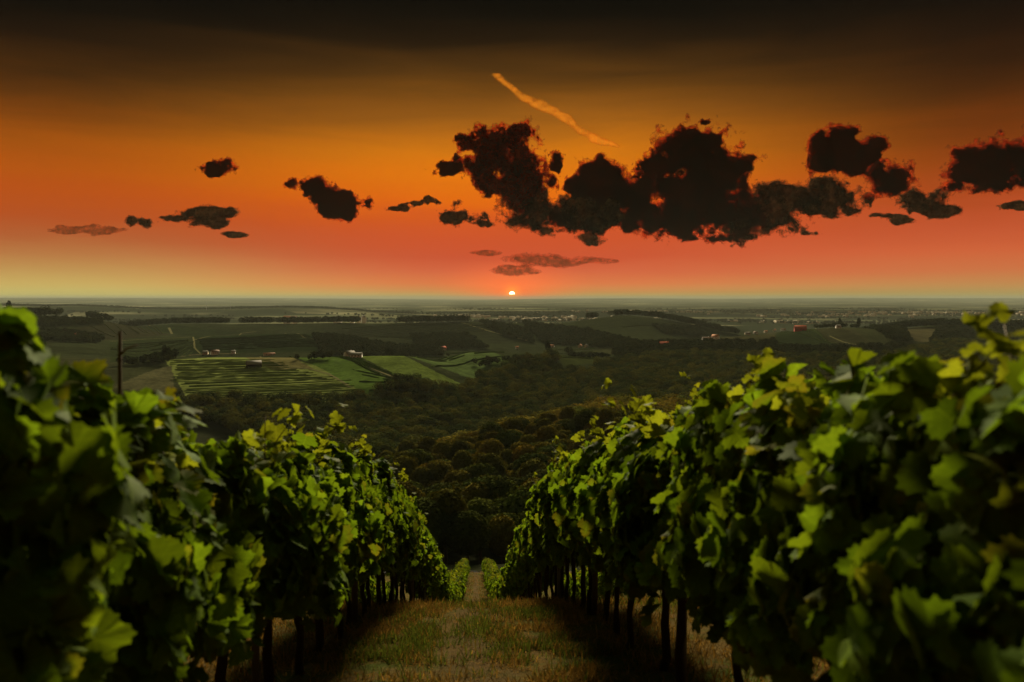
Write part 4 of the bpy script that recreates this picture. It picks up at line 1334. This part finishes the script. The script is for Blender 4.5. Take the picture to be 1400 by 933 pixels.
M_FRINGE_HOT = cloud_material('fiery_cloud_fringe', (0.25, 0.03, 0.008), (1.0, 0.10, 0.015), 0.42, 0.25)  # stronger red sun glow, likewise put into the rim colour
M_FRINGE = cloud_material('grey_cloud_fringe', (0.12, 0.09, 0.05), (0.18, 0.08, 0.04), 0.64, 0.2)
M_VEIL = cloud_material('cloud_veil', (0.10, 0.06, 0.03), (0.15, 0.04, 0.015), 0.87, 0.12)

def cloud(blobs, label, D=9000.0, seed=0, amp=0.62, lam=26.0, mat=None, vox=1.25, flat=1.0, name='cloud', fringe=0, lift=0.0):
    mat = mat or M_CLOUD
    if fringe == 0: fringe = M_FRINGE_RED if mat is M_CLOUD else (M_FRINGE if mat is M_CLOUD_LOW else M_VEIL)
    B = np.array(blobs, float)
    pad = 26
    x0, x1 = (B[:, 0] - B[:, 2]).min() - pad, (B[:, 0] + B[:, 2]).max() + pad
    y0, y1 = (B[:, 1] - B[:, 3]).min() - pad, (B[:, 1] + B[:, 3]).max() + pad
    zr = max(6.0, min(24.0, B[:, 3].max()))
    gx = np.arange(x0, x1, vox); gy = np.arange(y0, y1, vox); gz = np.arange(-zr - 5, zr + 5, vox * 2.0)
    X, Y, Z = np.meshgrid(gx, gy, gz, indexing='ij')
    X = X.astype(np.float32); Y = Y.astype(np.float32); Z = Z.astype(np.float32)
    wx = (fbm(X / 30, Y / 30, Z / 30, 2, seed + 50) - .5) * 16; wy = (fbm(X / 30, Y / 30, Z / 30, 2, seed + 60) - .5) * 12
    base = np.full(X.shape, -9.0, np.float32)
    for cx, cy_, rx, ry in B:
        rz = max(5.0, min(rx, ry) * .95)
        q = 1 - np.sqrt(((X + wx - cx) / (rx * 1.08)) ** 2 + ((Y + wy - cy_) / (ry * 1.08)) ** 2 + (Z / rz) ** 2)
        q = np.where(q < 0, q * 1.8, q)
        base = np.maximum(base, np.minimum(q * min(1.0, 14.0 / min(rx, ry) + .55), .55))
    n = fbm(X / (lam * flat), Y / lam, Z / lam, 6, seed, 0.72)
    n2 = fbm(X / (lam * flat * 2.4), Y / (lam * 2.0), Z / 40, 3, seed + 9, 0.6)
    n = fbm(X / (lam * .75 * flat), Y / (lam * .75), Z / lam, 6, seed, 0.72)
    Fd = base + amp * (8.0 * (n - 0.5) + 3.0 * (n2 - .5)) - (0.34 if mat is M_CLOUD else 0.31) + lift
    cx, cy_ = (x0 + x1) / 2, (y0 + y1) / 2
    k = D / F_PX
    C0 = ray(cx, cy_) * D
    up = np.array([0, 0, 1.0]); f = FWD
    def shell(F, nm, mt):
        F = F.copy()
        F[0] = F[-1] = -1; F[:, 0] = F[:, -1] = -1; F[:, :, 0] = F[:, :, -1] = -1
        V, Q = surface_nets(F)
        gxv = x0 + V[:, 0] * vox; gyv = y0 + V[:, 1] * vox; gzv = (-zr - 5) + V[:, 2] * vox * 2
        loc = RGT[None] * ((gxv - cx) * k)[:, None] - up[None] * ((gyv - cy_) * k)[:, None] + f[None] * (gzv * k)[:, None]
        return mesh_np(nm, loc, Q, mt, True)
    o = link(name, shell(Fd, name, mat), None, tuple(C0))
    if fringe is not None:
        link('wispy_fringe', shell(Fd + 0.20, 'wispy_fringe', fringe), o)
        link('thin_veil', shell(Fd + 0.40, 'thin_veil', M_VEIL if name == 'cloud' else fringe), o)
    tag(o, label, 'cloud')
    return o

cloud([(690, 195, 44, 22), (672, 222, 30, 28), (706, 226, 34, 42), (698, 260, 34, 22), (684, 240, 30, 24)], 'tall ragged black cloud with fiery red edges under the contrail', 9000, 1, fringe=M_FRINGE_HOT)
cloud([(722, 285, 42, 22), (760, 287, 38, 18), (795, 292, 48, 20), (735, 268, 14, 14), (702, 300, 22, 6), (745, 312, 24, 8)], 'low dark cloud joining the tall ragged cloud to the middle bank', 9200, 2, mat=M_CLOUD_LOW)
cloud([(825, 250, 42, 25), (862, 264, 40, 28), (800, 260, 24, 14), (878, 290, 42, 22), (835, 298, 55, 18)], 'dark heaped cloud in the middle of the long bank', 9400, 3)
cloud([(945, 212, 40, 30), (975, 238, 42, 36), (905, 222, 30, 15), (1008, 224, 18, 12), (960, 272, 56, 32), (985, 290, 46, 26), (930, 300, 40, 22), (950, 316, 34, 11), (1000, 320, 20, 9)], 'biggest black cloud towering over the long bank', 9600, 4)
cloud([(1060, 280, 38, 22), (1045, 300, 45, 20), (1090, 275, 22, 15), (1018, 302, 30, 22), (1060, 318, 30, 9)], 'grey brown cloud at the low end of the long bank', 9800, 5, mat=M_CLOUD_LOW)
cloud([(1130, 268, 42, 20), (1125, 286, 36, 12), (1155, 266, 22, 15), (1175, 270, 20, 10)], 'flat based grey cloud between the long bank and the paired puffs', 10000, 6, mat=M_CLOUD_LOW)
cloud([(1140, 188, 26, 16), (1150, 210, 32, 19), (1165, 224, 22, 10), (1188, 205, 15, 15), (1124, 180, 11, 10)], 'black wispy topped cloud high above the grey flat based one', 9000, 7)
cloud([(1212, 245, 25, 21), (1200, 236, 16, 16), (1218, 258, 14, 12)], 'compact black puff just below the wispy topped cloud', 9300, 8)
cloud([(1382, 222, 46, 27), (1345, 243, 38, 19), (1425, 215, 50, 30), (1310, 256, 18, 8)], 'long dark cloud rising out of the picture edge', 9500, 9)
cloud([(1268, 274, 31, 15), (1285, 286, 25, 9), (1252, 282, 18, 8)], 'small grey cloud hanging below the long dark edge cloud', 10200, 10, mat=M_CLOUD_LOW)
cloud([(1224, 299, 22, 6), (1202, 297, 12, 4)], 'thin flat grey cloudlet beside the small grey cloud', 10500, 11, mat=M_CLOUD_LOW, lam=16, flat=2)
cloud([(438, 262, 21, 17), (462, 280, 24, 15), (472, 291, 19, 8), (411, 255, 13, 10), (478, 268, 6, 7)], 'lone black cloud with tattered tail away from the bank', 9000, 12)
cloud([(298, 229, 19, 10)], 'small dark tuft of cloud alone in the orange sky', 9400, 13, lam=16)
cloud([(285, 295, 29, 9), (244, 299, 20, 4)], 'low streaky grey cloud with a humped end', 10500, 14, mat=M_CLOUD_LOW, lam=16, flat=1.8)
cloud([(190, 300, 16, 7)], 'little oval grey cloud beside the low streaky one', 10600, 15, mat=M_CLOUD_LOW, lam=14)
cloud([(318, 323, 18, 4)], 'tiny lens shaped cloud below the low streaky one', 11000, 16, mat=M_CLOUD_LOW, lam=14, flat=2, amp=.4)
cloud([(122, 315, 34, 4.5), (100, 317, 26, 3)], 'faint thin wisp of cloud low over the far ridge', 11000, 17, mat=M_CLOUD_THIN, lam=14, flat=2.5)
cloud([(632, 298, 27, 10), (628, 286, 10, 8), (660, 306, 15, 4)], 'small grey cloud below the tall ragged cloud', 10000, 18, mat=M_CLOUD_LOW, lam=18)
cloud([(758, 220, 11, 10)], 'tiny dark puff next to the tall ragged cloud', 9100, 19, lam=14)
cloud([(612, 229, 17, 8), (625, 222, 7, 8)], 'ragged dark shred beside the tall ragged cloud', 9100, 20, lam=14)
cloud([(632, 189, 7, 9)], 'tiny red tinged fleck above the ragged shred', 9000, 21, lam=11)
cloud([(815, 324, 18, 7)], 'small oval grey cloud hanging under the middle bank', 10400, 22, mat=M_CLOUD_LOW, lam=14, amp=.45)
cloud([(748, 355, 52, 8), (795, 359, 48, 4)], 'long thin veil of grey cloud above the sun', 11500, 23, mat=M_CLOUD_THIN, lam=16, flat=3, amp=.3, lift=.16)
cloud([(668, 346, 20, 4)], 'hair thin pale streak of cloud up and aside from the sun', 11800, 31, mat=M_CLOUD_THIN, lam=14, flat=2, amp=.3, lift=.1)
cloud([(706, 369, 28, 6)], 'faint pale cloud directly over the setting sun', 12000, 24, mat=M_CLOUD_THIN, lam=16, flat=2, amp=.3, lift=.12)
cloud([(545, 286, 15, 4), (585, 277, 12, 5), (565, 281, 9, 3)], 'string of dark shreds between the lone cloud and the bank', 10200, 25, mat=M_CLOUD_LOW, lam=12)
cloud([(1107, 321, 14, 4)], 'tiny oval cloudlet under the flat based grey cloud', 10800, 26, mat=M_CLOUD_LOW, lam=12, amp=.4)
cloud([(963, 167, 9, 4)], 'minute dark fleck above the biggest cloud', 9000, 27, lam=9)
cloud([(1392, 284, 22, 6)], 'thin dark strip of cloud under the long edge cloud', 10400, 28, mat=M_CLOUD_LOW, lam=14, flat=2)

def contrail():
    m = cloud_material('contrail', (0.75, 0.36, 0.035), (0.95, 0.48, 0.05), 0.80, 0.17)  # golden sunlight put into the colour of trail and veil
    mv = cloud_material('contrail_veil', (0.75, 0.36, 0.035), (0.95, 0.48, 0.05), 0.93, 0.07)
    line = [(676, 107, 2.2), (695, 118, 3.4), (715, 131, 4.6), (735, 141, 5.2), (752, 148, 5.2), (768, 158, 4.8), (785, 172, 4.4), (803, 183, 4.0), (820, 191, 3.4), (832, 197, 2.8), (842, 202, 1.6)]
    bl = []
    for (a, b, r), (c, d_, r2) in zip(line[:-1], line[1:]):
        for t_ in np.linspace(0, 1, 5, endpoint=False):
            bl.append((a + (c - a) * t_, b + (d_ - b) * t_, 6.5, (r + (r2 - r) * t_) * 1.05))
    o = cloud(bl, 'golden condensation trail slanting across the upper sky', 14000, 40, amp=.34, lam=10, mat=m, vox=1.0, name='contrail', fringe=mv, lift=0.10, flat=1.6)
    o['category'] = 'contrail'
contrail()
